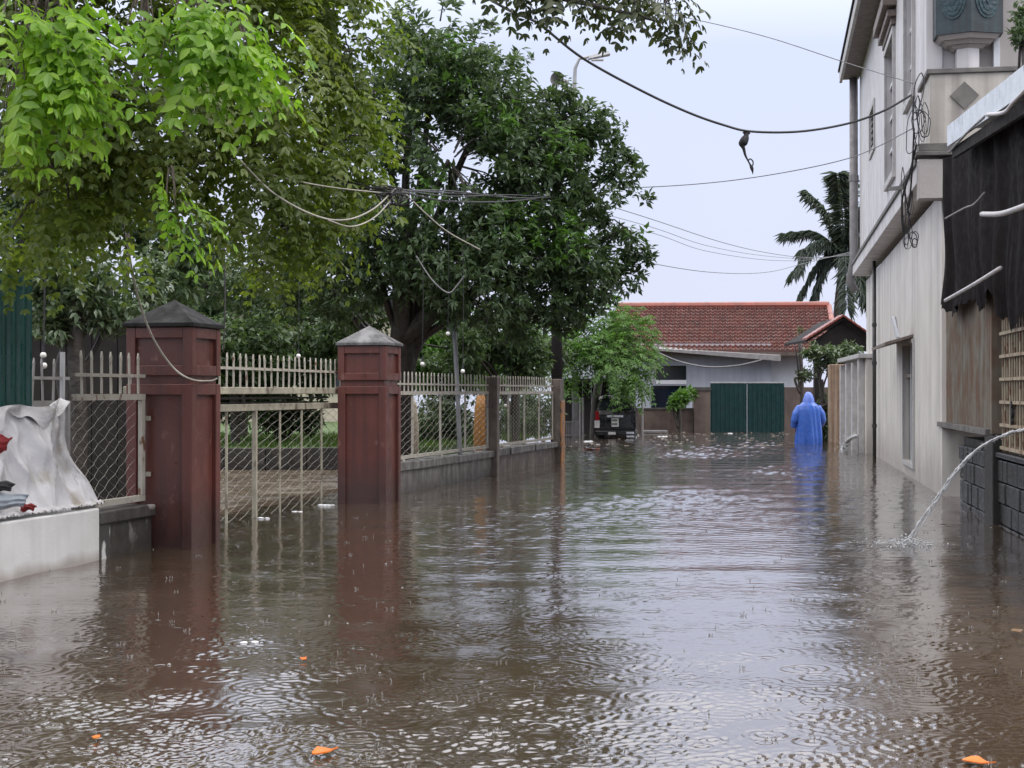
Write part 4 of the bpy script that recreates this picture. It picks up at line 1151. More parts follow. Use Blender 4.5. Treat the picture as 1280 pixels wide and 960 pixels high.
# ------------------------------------------------------------------ red roofed house at the end of the street
hd_ = 52.0
fh = thing('red_roof_house', 'single storey blue grey house with long red tiled roof at the street end', 'house', (5.5, hd_, -.4))
def X(px, d): return (px - 640) / F * d
def Z(py, d): return H - (py - HY) / F * d
x0, x1 = X(700, hd_), X(964, hd_)
wx0, wx1, wz0, wz1 = X(820, hd_), X(858, hd_), Z(475, hd_), Z(457, hd_)
dx0, dx1, dz0, dz1 = X(814, hd_), X(858, hd_), -.5, Z(482, hd_)
FHF = Frame(0, hd_, 1, 0)
m = MB()
cuts = [x0, dx0, wx0, wx1, x1]
zt = 2.85
m.box(FHF, x0, dx0, 0, .25, -.5, zt); m.box(FHF, wx1, x1, 0, .25, -.5, zt)
m.box(FHF, dx0, wx0, 0, .25, dz1, zt)
m.box(FHF, wx0, wx1, 0, .25, dz1, wz0); m.box(FHF, wx0, wx1, 0, .25, wz1, zt)
m.build('wall', M_['farwall'], fh)
MB().box(FHF, x0, x1, .5, 5.5, -.5, zt).build('inner_block', M_['bluehole'], fh)
fw = MB().box(FHF, wx0, wx1, -.03, .20, wz0 - .14, wz0 - .002).build('window', M_['farwhite'], fh)
MB().box(FHF, wx0, wx1, .12, .14, wz0, wz1).build('pane', M_['glass'], fw)
MB().box(FHF, dx0, dx0 + .14, -.03, .1, -.5, dz1).build('door_frame', M_['bluehole'], fh)
MB().box(FHF, dx0 + .141, dx1, .12, .15, -.5, dz1 - .001).build('door', M_['bluehole'], fh)
# awning strip sloping to the right under the eave
aw0, aw1 = P(818, 438, hd_ - .7), P(976, 447, hd_ - .7)
m = MB(); u_ = Vector((0, .68, .12)); dz = Vector((0, 0, .07))
m.prism([aw0, aw1 + Vector((0, 0, -.12)), aw1 + u_, aw0 + u_], [aw0 + dz, aw1 + dz, aw1 + u_ + dz, aw0 + u_ + dz]).build('awning', M_['pipe_grey'], fh)
# white side wing
MB().box(FHF, x1 + .002, X(1003, hd_), .5, 5, -.5, 2.62).build('wing_wall', M_['farwhite'], fh)
# roof with courses of tiles
ed, rd = hd_ - .5, hd_ + 3.6
el, er, rl, rr_ = X(760, ed), X(1046, ed), X(770, rd), X(1036, rd)
ez, rz = Z(440, ed), Z(384.5, rd)
E0, E1, R0, R1 = Vector((el, ed, ez)), Vector((er, ed, ez)), Vector((rl, rd, rz)), Vector((rr_, rd, rz))
m = MB(); dz = Vector((0, 0, -.12)); m.prism([E0 + dz, E1 + dz, R1 + dz, R0 + dz], [E0, E1, R1, R0]); 
bkE0, bkE1 = Vector((el, rd + 4.1, ez)), Vector((er, rd + 4.1, ez))
m.prism([R0 + dz + Vector((0, .01, 0)), R1 + dz + Vector((0, .01, 0)), bkE1 + dz, bkE0 + dz], [R0 + Vector((0, .01, 0)), R1 + Vector((0, .01, 0)), bkE1, bkE0])
rf = m.build('roof', M_['brownwall'], fh)
m = MB(); NR, NC = 14, 44
nrm = (E1 - E0).cross(R0 - E0).normalized()
for j in range(NR):
    f0, f1 = j / NR, (j + 1.12) / NR
    for i in range(NC):
        g0_, g1_ = (i + .06) / NC, (i + .94) / NC
        jit = random.uniform(-.008, .012)
        pt = lambda g, f: E0.lerp(E1, g).lerp(R0.lerp(R1, g), min(f, 1))
        a, b_4, c, d_ = pt(g0_, f0), pt(g1_, f0), pt(g1_, f1), pt(g0_, f1)
        mid0, mid1 = (a + b_4) / 2 + nrm * (.15 + jit), (c + d_) / 2 + nrm * .04
        lo = .08 + jit
        m.add([a + nrm * lo, mid0, b_4 + nrm * lo, d_ + nrm * .012, mid1, c + nrm * .012, a, b_4], [(0, 1, 4, 3), (1, 2, 5, 4), (6, 7, 2, 1, 0)])
stuff(m.build('roof_tile', M_['tile'], rf))
m = MB()
m.tube([R0 + Vector((0, 0, .06)), R1 + Vector((0, 0, .10))], .13, 8).build('ridge_cap', M_['tile_new'], fh)
MB().tube([R1 + Vector((0, 0, .06)), E1 + Vector((0, 0, .08))], .11, 8).build('verge_cap', M_['tile_new'], fh)
m = MB(); m.tube(pxline([(821, 440, 51.2), (850, 452, 51.2), (885, 458.5, 51.2), (920, 457, 51.2), (952, 450, 51.2)]), .03, 5)
tag(m.build('slack_cable', M_['cable_grey']), 'slack grey cable sagging across the blue grey house front', 'cable')
m = MB(); m.tube(pxline([(822, 425, 51), (823, 445, 51), (819, 462, 51), (816, 480, 51), (812, 470, 50.5), (820, 455, 50)]), .035, 5)
tag(m.build('cable_drop', M_['cable_grey']), 'grey cable drop at the left corner of the blue grey house', 'cable')

# yard wall, piers, green double gate
yd = 45.8
YF = Frame(0, yd, 1, 0)
def xx(px): return X(px, yd)
yw = thing('yard_wall', 'brown stained low yard wall left of the green double gate', 'wall', (xx(828), yd, -.4))
MB().box(YF, xx(740), xx(866), 0, .2, -.5, Z(512, yd)).build('wall_body', M_['brownwall'], yw)
MB().box(YF, xx(740), xx(866), -.03, .23, Z(512, yd) + .002, Z(510, yd)).build('coping', M_['darkwall'], yw)
gp = thing('gate_pier', 'dark gate pier on the left side of the green double gate', 'pier', (xx(877), yd, -.4))
MB().box(YF, xx(867), xx(887), -.15, .3, -.5, Z(488, yd)).build('shaft', M_['brownwall'], gp)
MB().box(YF, xx(866), xx(888), -.19, .34, Z(488, yd) + .002, Z(484, yd)).build('cap', M_['darkwall'], gp)
yw2 = MB().box(YF, xx(981), xx(1085), -.05, .3, -.5, Z(484, yd)).build('yard_wall', M_['brownwall'])
tag(yw2, 'short dark wall right of the green double gate, behind the raincoat', 'wall')
dg = thing('double_gate', 'dark green steel double gate at the end of the flooded street', 'gate', (xx(934), yd, -.4))
for a, b_5 in ((xx(888), xx(933.2)), (xx(934), xx(980))):
    lf = MB().box(YF, a, b_5, -.02, .02, -.4, Z(479, yd)).build('gate_leaf', M_['gate_green'], dg)
    n = 8
    for i in range(n):
        s = a + (b_5 - a) * (i + .5) / n
        MB().box(YF, s - .03, s + .03, -.034, -.021, -.38, Z(480.5, yd)).build('rib', M_['gate_green'], lf)
    MB().box(YF, a, b_5, -.04, .04, Z(479, yd) + .001, Z(477, yd)).build('top_rail', M_['metal_pole'], lf)
MB().box(YF, xx(933.3), xx(933.9), -.05, -.035, -.4, Z(480, yd)).build('gate_seam', M_['metal_pole'], dg)
bench = thing('low_bench', 'thin low bench in front of the brown yard wall', 'bench', (xx(818), yd - 1.4, -.4))
MB().box(YF, X(804, 44.4), X(834, 44.4), -1.6, -1.2, .02, .08).build('seat', M_['pipe_grey'], bench)
for px in (805.5, 832.5):
    MB().box(YF, X(px, 44.4) - .03, X(px, 44.4) + .03, -1.55, -1.25, -.5, .019).build('leg', M_['pipe_grey'], bench)
# posts and small gate left of the vehicle
for px, lb in ((725, 'left of two thin grey posts beside the parked vehicle'), (728.6, 'right of two thin grey posts beside the parked vehicle'), (803, 'thin brown post in front of the brown yard wall, right of the vehicle')):
    dd = 39.5 if px < 800 else 43
    o = MB().tube([P(px, 590, dd), P(px, 497 if px < 800 else 500, dd)], .03, 6).build('thin_post', M_['pipe_grey']); tag(o, lb, 'post')
wg = thing('low_grating', 'low dark iron grating between the fence end and the grey posts', 'grating', P(713, 545, 40))
for i in range(7):
    p = P(706 + i * 2.6, 545, 40)
    MB().box(Frame(p.x, p.y, 1, 0), -.012, .012, -.01, .01, -.3, .42).build('bar', M_['pipe_grey'], wg)
for z in (.05, .40):
    p = P(705, 545, 40)
    MB().box(Frame(p.x, p.y - .03, 1, 0), 0, .4, -.012, .012, z, z + .03).build('rail', M_['pipe_grey'], wg)

lt = thing('shade_screen', 'dark plank screen added to stand for tree shade behind the parked vehicle', 'shed', (2.0, 43.2, -.4))  # added dark planks stand in for the black shade under the tree
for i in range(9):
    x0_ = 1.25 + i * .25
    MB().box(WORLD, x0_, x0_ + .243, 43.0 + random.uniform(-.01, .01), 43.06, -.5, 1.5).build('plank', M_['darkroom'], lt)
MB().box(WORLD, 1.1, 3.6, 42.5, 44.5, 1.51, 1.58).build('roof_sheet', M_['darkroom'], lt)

# ------------------------------------------------------------------ parked black vehicle
vc = P(769, 548, 39.5)
VF = Frame(vc.x, vc.y, 0.11, 1)           # s runs forward (away from the camera), t to the left
car = thing('parked_car', 'small black vehicle with tall red and white tail light, parked under the bright tree', 'vehicle', (vc.x, vc.y, -.35))
W = .53
prof = [(-.02, .10), (-.05, .30), (-.04, .62), (.0, .72), (.14, 1.02), (.30, 1.10), (1.5, 1.12), (1.75, 1.05), (2.05, .72), (2.55, .64), (2.62, .45), (2.62, .10)]
m = MB(); ns = 9
rows = []
for k in range(ns):
    f = -1 + 2 * k / (ns - 1)
    rows.append([VF.pt(s, f * W * (1 - .16 * max(0, (z - .65)) / .45) * (1 if abs(f) < 1 else .985), z - (.03 if abs(f) > .95 and z > .65 else 0)) for s, z in prof])
npf = len(prof)
m.v = [tuple(p) for r in rows for p in r]
for k in range(ns - 1):
    for i in range(npf):
        j = (i + 1) % npf
        m.f.append((k * npf + i, k * npf + j, (k + 1) * npf + j, (k + 1) * npf + i))
m.f.append(tuple(range(npf))); m.f.append(tuple(reversed([(ns - 1) * npf + i for i in range(npf)])))
m.build('body', M_['carbody'], car, bevel=.02)
def vq(name, pts, th, mat, par=None):
    q0 = [VF.pt(*p) for p in pts]; q1 = [VF.pt(p[0] - th, p[1], p[2]) for p in pts]
    return MB().prism(q0, q1).build(name, mat, par or car)
vq('rear_window', [(-.0, -.42, .75), (.0, .42, .75), (.125, .36, 1.0), (.125, -.36, 1.0)], .012, M_['glass'])
for sg in (1, -1):
    y0, y1 = sg * .40, sg * .535
    tl = vq('tail_light' , [(-.03, y0, .26), (-.03, y1, .26), (-.0, y1 * .985, .70), (-.0, y0 * 1.05, .70)], .035, M_['lens_red'] if sg > 0 else M_['carbody'])
    if sg > 0: vq('clear_lens', [(-.07, y0, .27), (-.07, y1, .27), (-.06, y1, .46), (-.06, y0, .46)], .012, M_['lens_white'], tl)
vq('chrome_bar', [(-.06, -.21, .545), (-.06, .21, .545), (-.06, .21, .60), (-.06, -.21, .60)], .03, M_['chrome'])
npl = vq('number_plate', [(-.06, -.09, .30), (-.06, .09, .30), (-.05, .09, .52), (-.05, -.09, .52)], .012, M_['plate'])
for z in (.34, .44):
    for k in range(4):
        t_ = .065 - k * .036
        vq('plate_mark', [(-.0735, t_ - .012, z), (-.0735, t_ + .012, z), (-.068, t_ + .012, z + .055), (-.068, t_ - .012, z + .055)], .003, M_['cable'], npl)
MB().box(VF, -.22, -.02, -.50, .50, .08, .20).build('bumper', M_['carbody'], car, bevel=.02)
MB().box(VF, -.24, -.221, -.02, .17, .10, .165).build('reflector', M_['lens_white'], car)
MB().box(VF, -.24, -.221, -.50, -.30, .12, .17).build('bumper_trim', M_['chrome'], car)
MB().box(VF, -.24, -.221, -.50, -.30, .03, .075).build('bumper_trim', M_['chrome'], car)
MB().tube([VF.pt(.5, -.535, 1.0), VF.pt(.5, -.535, 1.3)], .008, 5).build('aerial', M_['chrome'], car)
for s in (.35, 2.15):
    for sg in (1, -1):
        c = VF.pt(s, sg * .45, -.12)
        wh = MB().disc(c, VF.w, .27, .16, 20).build('wheel', M_['rubber'], car, bevel=.02)
        MB().disc(c + VF.w * sg * .085, VF.w, .16, .02, 14).build('rim', M_['chrome'], wh)

# ------------------------------------------------------------------ person wading in a blue raincoat
pd_ = 35.2
pc = P(1011, 490, pd_)
PX0, PY0 = pc.x, pc.y
person = thing('person', 'person in a long hooded blue raincoat wading away in the flood water', 'person', (PX0, PY0, -.5))
def skin_mesh(name, nodes, edges, mat, parent):
    me = bpy.data.meshes.new(name)
    me.from_pydata([n[0] for n in nodes], edges, [])
    o = bpy.data.objects.new(name, me); COL.objects.link(o); o.parent = parent
    sk = o.modifiers.new('skin', 'SKIN')
    sk.use_smooth_shade = True
    for v, n in zip(me.skin_vertices[0].data, nodes):
        v.radius = n[1]
    me.skin_vertices[0].data[0].use_root = True
    ss = o.modifiers.new('sub', 'SUBSURF'); ss.levels = 1; ss.render_levels = 2
    me.materials.append(mat)
    return o
# local coords: x right, y forward (away), z from the submerged street (feet at 0), body 1.70 m
N = [((0, 0, .90), (.15, .11)), ((0, .01, 1.10), (.14, .10)), ((0, .02, 1.32), (.17, .11)), ((0, .03, 1.45), (.06, .06)), ((0, .055, 1.54), (.07, .08)), ((0, .065, 1.64), (.062, .075)),
     ((-.20, .02, 1.37), (.06, .06)), ((-.29, .0, 1.12), (.045, .045)), ((-.30, .05, .88), (.035, .035)), ((-.30, .07, .81), (.04, .022)),
     ((.20, .02, 1.37), (.06, .06)), ((.28, .05, 1.12), (.045, .045)), ((.24, .20, .95), (.035, .035)), ((.22, .25, .90), (.04, .022)),
     ((-.10, 0, .82), (.09, .09)), ((-.11, .10, .46), (.06, .06)), ((-.11, -.02, .09), (.042, .042)), ((-.11, .12, .03), (.045, .03)),
     ((.10, 0, .82), (.09, .09)), ((.11, .02, .46), (.06, .06)), ((.11, -.18, .12), (.042, .042)), ((.11, -.04, .04), (.045, .03))]
E = [(0, 1), (1, 2), (2, 3), (3, 4), (4, 5), (2, 6), (6, 7), (7, 8), (8, 9), (2, 10), (10, 11), (11, 12), (12, 13), (0, 14), (14, 15), (15, 16), (16, 17), (0, 18), (18, 19), (19, 20), (20, 21)]
for hb_, sg in ((9, -1), (13, 1)):
    base = Vector(N[hb_][0])
    fwd = .35 if sg < 0 else .6
    for k in range(4):
        r0 = base + Vector((0, -.026 + k * .017, -.035)); ln = (.055, .068, .072, .062)[k]
        i0 = len(N)
        N += [(tuple(r0), (.010, .010)), (tuple(r0 + Vector((-.006 * sg, fwd * .02, -ln * .55))), (.009, .009)), (tuple(r0 + Vector((-.02 * sg, fwd * .03, -ln))), (.0075, .0075))]
        E += [(hb_, i0), (i0, i0 + 1), (i0 + 1, i0 + 2)]
    i0 = len(N); r0 = base + Vector((-.012 * sg, .035, .005))
    N += [(tuple(r0), (.011, .011)), (tuple(r0 + Vector((-.012 * sg, .022, -.03))), (.009, .009))]
    E += [(hb_, i0), (i0, i0 + 1)]
skin_mesh('body', N, E, M_['skin'], person)
# raincoat: poncho shell with sleeves, hem just in the water (z .48 .. 1.52)
cm = MB()
levels = [(.47, .30, .235), (.60, .30, .235), (.80, .295, .22), (1.0, .29, .21), (1.18, .285, .20), (1.30, .275, .185), (1.38, .235, .165), (1.44, .165, .13), (1.49, .10, .105), (1.52, .085, .10)]
NS = 72
def coat_pt(u, v):
    x = v * (len(levels) - 1); i = min(int(x), len(levels) - 2); f = x - i
    z, rx, ry = [levels[i][k] * (1 - f) + levels[i + 1][k] * f for k in range(3)]
    a = u * 2 * PI
    low = max(0, 1 - v * 1.5)
    fold = 1 + (.17 * (abs(math.sin(a * 3.5 + .4 + .5 * v)) - .6) + .10 * (abs(math.sin(a * 6.5 + 1.9 + v * 2)) - .6) + .035 * math.sin(a * 17 + v * 7)) * (.3 + low)
    return Vector((rx * math.cos(a) * fold + .012 * math.sin(v * 9) * low, ry * math.sin(a) * fold + .02, z + .012 * math.sin(a * 5) * low))
cm.sheet(coat_pt, NS, 46)
for sg, path in ((-1, [(-.19, .02, 1.36), (-.27, .0, 1.22), (-.325, -.01, 1.06), (-.335, .03, .95), (-.325, .05, .90)]), (1, [(.19, .02, 1.36), (.26, .01, 1.22), (.315, .03, 1.06), (.31, .10, .98), (.27, .18, .94)])):
    p_ = spline(path, 5)
    r_ = [.080 + .022 * math.sin(PI * min(1, i / 12)) + .004 * math.sin(i * 1.3) for i in range(len(p_))]
    cm.tube(p_, r_, 14, cap=False)
coat = cm.mesh('raincoat', smooth=True); coat.materials.append(M_['rain_coat'])
co = link('raincoat', coat, person); sd = co.modifiers.new('s', 'SOLIDIFY'); sd.thickness = .004
hm_ = MB()
def hood_fn(u, v):
    a = u * 2 * PI; b = v * PI * .5
    r = math.cos(b) ** .75
    wob = 1 + .05 * math.sin(a * 5 + v * 4)
    z = 1.43 + .275 * math.sin(b)
    return Vector(((.108 + .03 * (1 - v)) * r * math.cos(a) * wob, .06 * v + .02 + (.125) * r * math.sin(a) * wob, z))
hm_.sheet(hood_fn, 32, 14)
hme = hm_.mesh('hood', smooth=True); hme.materials.append(M_['hood'])
ho = link('hood', hme, person); sd = ho.modifiers.new('s', 'SOLIDIFY'); sd.thickness = .004

# ------------------------------------------------------------------ foliage
def leaf_template(kind='diamond'):
    if kind == 'diamond':
        v = np.array([[0, 0, 0], [.42, .5, .10], [1, 0, -.08], [.42, -.5, .10]]); f = [(0, 2, 1), (0, 3, 2)]
    else:
        v = np.array([[0, 0, 0], [.22, .38, .06], [.55, .5, .07], [.85, .27, 0], [1, 0, -.08], [.85, -.27, 0], [.55, -.5, .07], [.22, -.38, .06], [.5, 0, -.02]])
        f = [(8, i, (i + 1) % 8) for i in range(8)]
    return v, f

def leaf_frames(d, n):
    d = d / (np.linalg.norm(d, axis=1, keepdims=True) + 1e-9)
    s = np.cross(n, d); s /= (np.linalg.norm(s, axis=1, keepdims=True) + 1e-9)
    n2 = np.cross(d, s)
    return d, s, n2

def leaves_mesh(name, pos, d, nrm, ln, wd, mat, kind='diamond', off=Vector((0, 0, 0))):
    tv, tf = leaf_template(kind)
    d, s, n2 = leaf_frames(d, nrm)
    ln = ln[:, None, None]; wd = wd[:, None, None]
    V = pos[:, None, :] + d[:, None, :] * tv[None, :, 0:1] * ln + s[:, None, :] * tv[None, :, 1:2] * wd + n2[:, None, :] * tv[None, :, 2:3] * ln
    N_ = len(pos); k = len(tv)
    V = V.reshape(-1, 3) - np.array(off)
    faces = (np.array(tf)[None] + (np.arange(N_) * k)[:, None, None]).reshape(-1, 3)
    me = bpy.data.meshes.new(name)
    me.vertices.add(len(V)); me.vertices.foreach_set('co', V.astype(np.float32).ravel())
    me.loops.add(faces.size); me.loops.foreach_set('vertex_index', faces.ravel().astype(np.int32))
    me.polygons.add(len(faces)); me.polygons.foreach_set('loop_start', (np.arange(len(faces)) * 3).astype(np.int32))
    me.update(calc_edges=True)
    me.materials.append(mat)
    return me

_leafmesh = {}
def add_foliage(parent, pos, d, nrm, ln, wd, mat, kind='diamond', n_single=0, partname='leaf', crown='crown'):
    """the n_single leaves nearest the camera become parts of their own, the rest one crown part"""
    off = wloc(parent)
    vis = (pos[:, 1] > .5)
    order = np.argsort(np.where(vis, np.linalg.norm(pos - np.array([0, 0, H]), axis=1), 1e9))
    px = 640 + F * pos[:, 0] / np.maximum(pos[:, 1], .1); py = HY - F * (pos[:, 2] - H) / np.maximum(pos[:, 1], .1)
    inv = (px > -10) & (px < 1290) & (py > -10) & (py < 970)
    order = np.array([i for i in order if inv[i]][:n_single], dtype=int)
    rest = np.setdiff1d(np.arange(len(pos)), order)
    o = link(crown, leaves_mesh(crown, pos[rest], d[rest], nrm[rest], ln[rest], wd[rest], mat, kind, off), parent)
    stuff(o)
    if n_single:
        key = (mat.name, kind)
        if key not in _leafmesh:
            tv, tf = leaf_template(kind)
            me = bpy.data.meshes.new(partname); me.from_pydata([tuple(v) for v in tv], [], tf); me.materials.append(mat); _leafmesh[key] = me
        D, S, N2 = leaf_frames(d[order], nrm[order])
        for j, i in enumerate(order):
            ob = bpy.data.objects.new(partname, _leafmesh[key]); COL.objects.link(ob); ob.parent = parent
            mtx = Matrix((D[j], S[j], N2[j])).transposed().to_4x4()
            mtx = mtx @ Matrix.Diagonal((ln[i], wd[i], ln[i], 1))
            mtx.translation = Vector(pos[i]) - off
            ob.matrix_local = mtx
    return o

def gapfield(p, f=1.0, seed=0.0):
    return (np.sin(p[:, 0] * 2.1 * f + seed) + np.sin(p[:, 1] * 1.7 * f + 1.3 + seed) + np.sin(p[:, 2] * 2.4 * f + .7 * seed) + np.sin((p[:, 0] + p[:, 2]) * 3.9 * f + 2 * seed) * .7 + np.sin((p[:, 1] - p[:, 2]) * 4.6 * f + seed) * .6)

def blob_points(blobs, n, shell=2.2, flat=1.0):
    """blobs: (px, py, d, radius in px) -> n points in the union of the spheres"""
    c = np.array([P(b[0], b[1], b[2]) for b in blobs]); r = np.array([b[3] / F * b[2] for b in blobs])
    w = r ** 2.2; w /= w.sum()
    idx = rng.choice(len(blobs), n, p=w)
    v = rng.normal(size=(n, 3)); v /= np.linalg.norm(v, axis=1, keepdims=True)
    rad = r[idx] * rng.random(n) ** (1 / shell)
    p = c[idx] + v * rad[:, None] * np.array([1, 1, flat])
    return p, v, idx

def rosette(tips, out, n_per, ln, wd, droop=.35, spread=1.0, jl=.3):
    """whorls of leaves at twig tips"""
    n = len(tips)
    tip = np.repeat(tips, n_per, 0); o = np.repeat(out, n_per, 0)
    v = rng.normal(size=(n * n_per, 3)); v -= (v * o).sum(1, keepdims=True) * o * .75
    v /= np.linalg.norm(v, axis=1, keepdims=True)
    d = o * .5 + v * spread; d[:, 2] -= droop * rng.random(len(d))
    d /= np.linalg.norm(d, axis=1, keepdims=True)
    pos = tip + o * rng.uniform(-.10, .05, (len(d), 1)) + v * .012
    nr = np.array([0, 0, 1.0]) + rng.normal(size=d.shape) * .45
    L = ln * rng.uniform(1 - jl, 1 + jl, len(d))
    return pos, d, nr, L, L * wd

def pinnate(base, dirs, length, pairs, ln, wd, droop=.5):
    """compound leaves: a drooping rachis with pairs of leaflets"""
    out = []
    n = len(base)
    scale_ = rng.uniform(.72, 1.18, n)
    side = np.cross(dirs, np.array([0, 0, 1.0])) + rng.normal(size=dirs.shape) * .15
    side /= np.linalg.norm(side, axis=1, keepdims=True) + 1e-9
    for k in range(pairs):
        f = (k + .6) / pairs
        p = base + dirs * (length * f)[:, None]; p[:, 2] -= droop * length * f * f
        tang = dirs.copy(); tang[:, 2] -= 2 * droop * f
        tang /= np.linalg.norm(tang, axis=1, keepdims=True)
        for sg in (-1, 1):
            d = tang * .55 + side * sg * .85 + rng.normal(size=dirs.shape) * .12; d[:, 2] -= .22
            nr = np.cross(tang, side) * 1.0; nr *= np.sign(nr[:, 2:3]) + (nr[:, 2:3] == 0); nr = nr + rng.normal(size=dirs.shape) * .18
            L = ln * (1 - .45 * abs(f - .5)) * rng.uniform(.62, 1.2, n) * scale_
            out.append((p.copy(), d, nr, L, L * wd))
    d = tang; out.append((p, d, nr, L, L * wd))
    return [np.concatenate([o[i] for o in out]) for i in range(5)]

def limbs(parent, root_pts, targets, mat, r0=.16, r1=.03, seed=0, twigs=None, name='limb'):
    r_ = random.Random(seed)
    base = root_pts[-1]
    for t in targets:
        t = Vector(t); mid = base.lerp(t, .5) + Vector((r_.gauss(0, .12), r_.gauss(0, .12), r_.uniform(0, .3)))
        pts = spline([base - Vector((0, 0, .25)), base.lerp(mid, .45) + Vector((r_.gauss(0, .08), 0, r_.gauss(0, .08))), mid, t], 5)
        n = len(pts)
        MB().tube(pts, [r0 * (1 - i / (n - 1)) + r1 * i / (n - 1) for i in range(n)], 7).build(name, mat, parent, smooth=True)

def twig_mesh(parent, tips, centers, mat, r=.006, n=250):
    m = MB(); idx = rng.choice(len(tips), min(n, len(tips)), replace=False)
    for i in idx:
        a = Vector(tips[i]); c = Vector(centers[i]); b = a.lerp(c, .75)
        m.tube([b, a.lerp(b, .5) + Vector((0, 0, .05)), a], [r * 2.2, r * 1.5, r], 4, cap=False)
    stuff(m.build('twig', mat, parent))

# --- the large dark tree behind the fence
bt_blobs = [(540, 90, 20, 72), (612, 125, 20, 74), (690, 165, 20.5, 56), (742, 165, 20.5, 44), (560, 200, 19.5, 88), (650, 225, 20, 92), (740, 250, 20.5, 66), (785, 285, 20.5, 34), (770, 215, 20.5, 36),
            (780, 340, 20.5, 30), (700, 340, 20, 72), (600, 330, 19.5, 86), (500, 300, 20, 80), (430, 330, 20.5, 70), (520, 40, 20.5, 46), (470, 150, 20.5, 70), (400, 240, 21, 70), (350, 330, 21, 55), (640, 395, 20, 42), (560, 385, 20.5, 40), (705, 395, 20.3, 30),
            (330, 380, 21.5, 50), (400, 385, 21.5, 44), (250, 360, 21.5, 55), (455, 385, 22, 40), (735, 345, 20.5, 48), (300, 300, 22, 60), (800, 250, 20.5, 18), (806, 320, 20.5, 14), (548, 36, 20.5, 42), (590, 58, 20.5, 40), (700, 120, 20.3, 24)]
bigtree = thing('shade_tree', 'large dark glossy leaved tree towering behind the fence', 'tree', P(498, 590, 21.3))
bigtree.location.z = -.4
trunk_pts = [P(500, 610, 21.3), P(497, 520, 21.2), P(503, 440, 21), P(505, 400, 20.8)]
MB().tube(spline(trunk_pts, 4), [.24 - .07 * i / 12 for i in range(13)], 12).build('trunk', M_['bark'], bigtree, smooth=True)
tg = [P(b[0], b[1], b[2]) for b in bt_blobs[:17]]
limbs(bigtree, [trunk_pts[-1]], tg, M_['bark'], .11, .025, 3)
limbs(bigtree, [P(500, 480, 21.2)], [P(430, 380, 21), P(380, 330, 21), P(560, 360, 20.4), P(620, 330, 20.2), P(470, 330, 20.5)], M_['bark'], .10, .03, 5)
tips, v, idx = blob_points(bt_blobs, 5200, 2.6)
g = gapfield(tips, 1.1, .6)
keep = g > -0.85
tips, v, idx = tips[keep], v[keep], idx[keep]
out = v * .8 + np.array([0, -.15, .45]); out /= np.linalg.norm(out, axis=1, keepdims=True)
fol = rosette(tips, out, 12, .105, .42, droop=.45, jl=.42)
add_foliage(bigtree, *fol, M_['leaf_dark'], 'diamond', n_single=300)
cen = np.array([P(b[0], b[1], b[2]) for b in bt_blobs])[idx]
twig_mesh(bigtree, tips, cen, M_['bark'], .007, 500)
# paler green young leaves on the same tree, in a few sprays
yb = [(640, 290, 19.4, 45), (700, 300, 19.5, 40), (540, 240, 19.2, 30), (620, 150, 19.4, 40), (560, 80, 19.6, 40), (700, 190, 19.6, 35), (790, 300, 20.2, 20)]
t2, v2, _ = blob_points(yb, 170, 2.5)
o2 = v2 * .6 + np.array([0, -.3, .5]); o2 /= np.linalg.norm(o2, axis=1, keepdims=True)
add_foliage(bigtree, *rosette(t2, o2, 8, .115, .42, droop=.3), M_['leaf_bright'], 'diamond', crown='young_leaves')

# --- near overhanging tree with compound leaves (trunk outside the frame on the left)
ot = thing('overhanging_tree', 'yellow green compound leaved tree overhanging the whole upper left', 'tree', (-4.3, 9.2, -.4))
tk = [Vector((-4.3, 9.2, -.5)), Vector((-4.25, 9.15, 1.5)), Vector((-4.1, 9.1, 3.0)), Vector((-3.7, 9.0, 4.2))]
MB().tube(spline(tk, 4), [.2 - .06 * i / 12 for i in range(13)], 10).build('trunk', M_['bark2'], ot, smooth=True)
ob = [(60, 60, 8.6, 120), (180, 90, 8.8, 120), (300, 60, 9.4, 110), (400, 90, 10, 95), (80, 220, 9.2, 95), (190, 230, 9.4, 85), (300, 190, 9.6, 85), (400, 190, 10.2, 80), (30, 290, 9.6, 50), (350, 280, 10.2, 50), (425, 45, 10.4, 62), (455, 130, 10.6, 42), (250, 290, 9.9, 45), (330, 330, 10.4, 25), (390, 290, 10.5, 40), (160, 300, 10, 40), (110, 150, 9, 60), (450, 215, 10.6, 30), (30, -60, 8.6, 120), (250, -50, 9.4, 120), (400, -60, 10, 80), (60, -260, 8.8, 150), (220, -230, 9.2, 150), (370, -220, 9.8, 120), (140, -430, 9.0, 170), (320, -420, 9.6, 140), (20, -300, 7.4, 130), (200, -330, 7.6, 130)]
limbs(ot, [tk[-1]], [P(150, 60, 8.8), P(330, 130, 9.8), P(200, 210, 9.5), P(430, 60, 10.3), P(60, 200, 9.2), P(260, 20, 9.3)], M_['bark2'], .07, .006, 9)
limbs(ot, [P(280, 150, 9.8)], [P(410, 250, 10.4), P(340, 260, 10.2), P(430, 160, 10.4)], M_['bark'], .03, .01, 12)
b0, v, idx = blob_points(ob, 9000, 2.3)
keep = gapfield(b0, 2.0, 1.9) > -0.9
b0, v, idx = b0[keep], v[keep], idx[keep]
dr = v * .8 + rng.normal(size=v.shape) * .4 + np.array([.15, -.1, -.05]); dr /= np.linalg.norm(dr, axis=1, keepdims=True)
fol = pinnate(b0, dr, rng.uniform(.17, .30, len(b0)), 5, .070, .46, .55)
add_foliage(ot, *fol, M_['leaf_olive'], 'round', n_single=200, partname='leaflet')
cen = np.array([P(b[0], b[1], b[2]) for b in ob])[idx]
twig_mesh(ot, b0, cen, M_['bark2'], .004, 500)
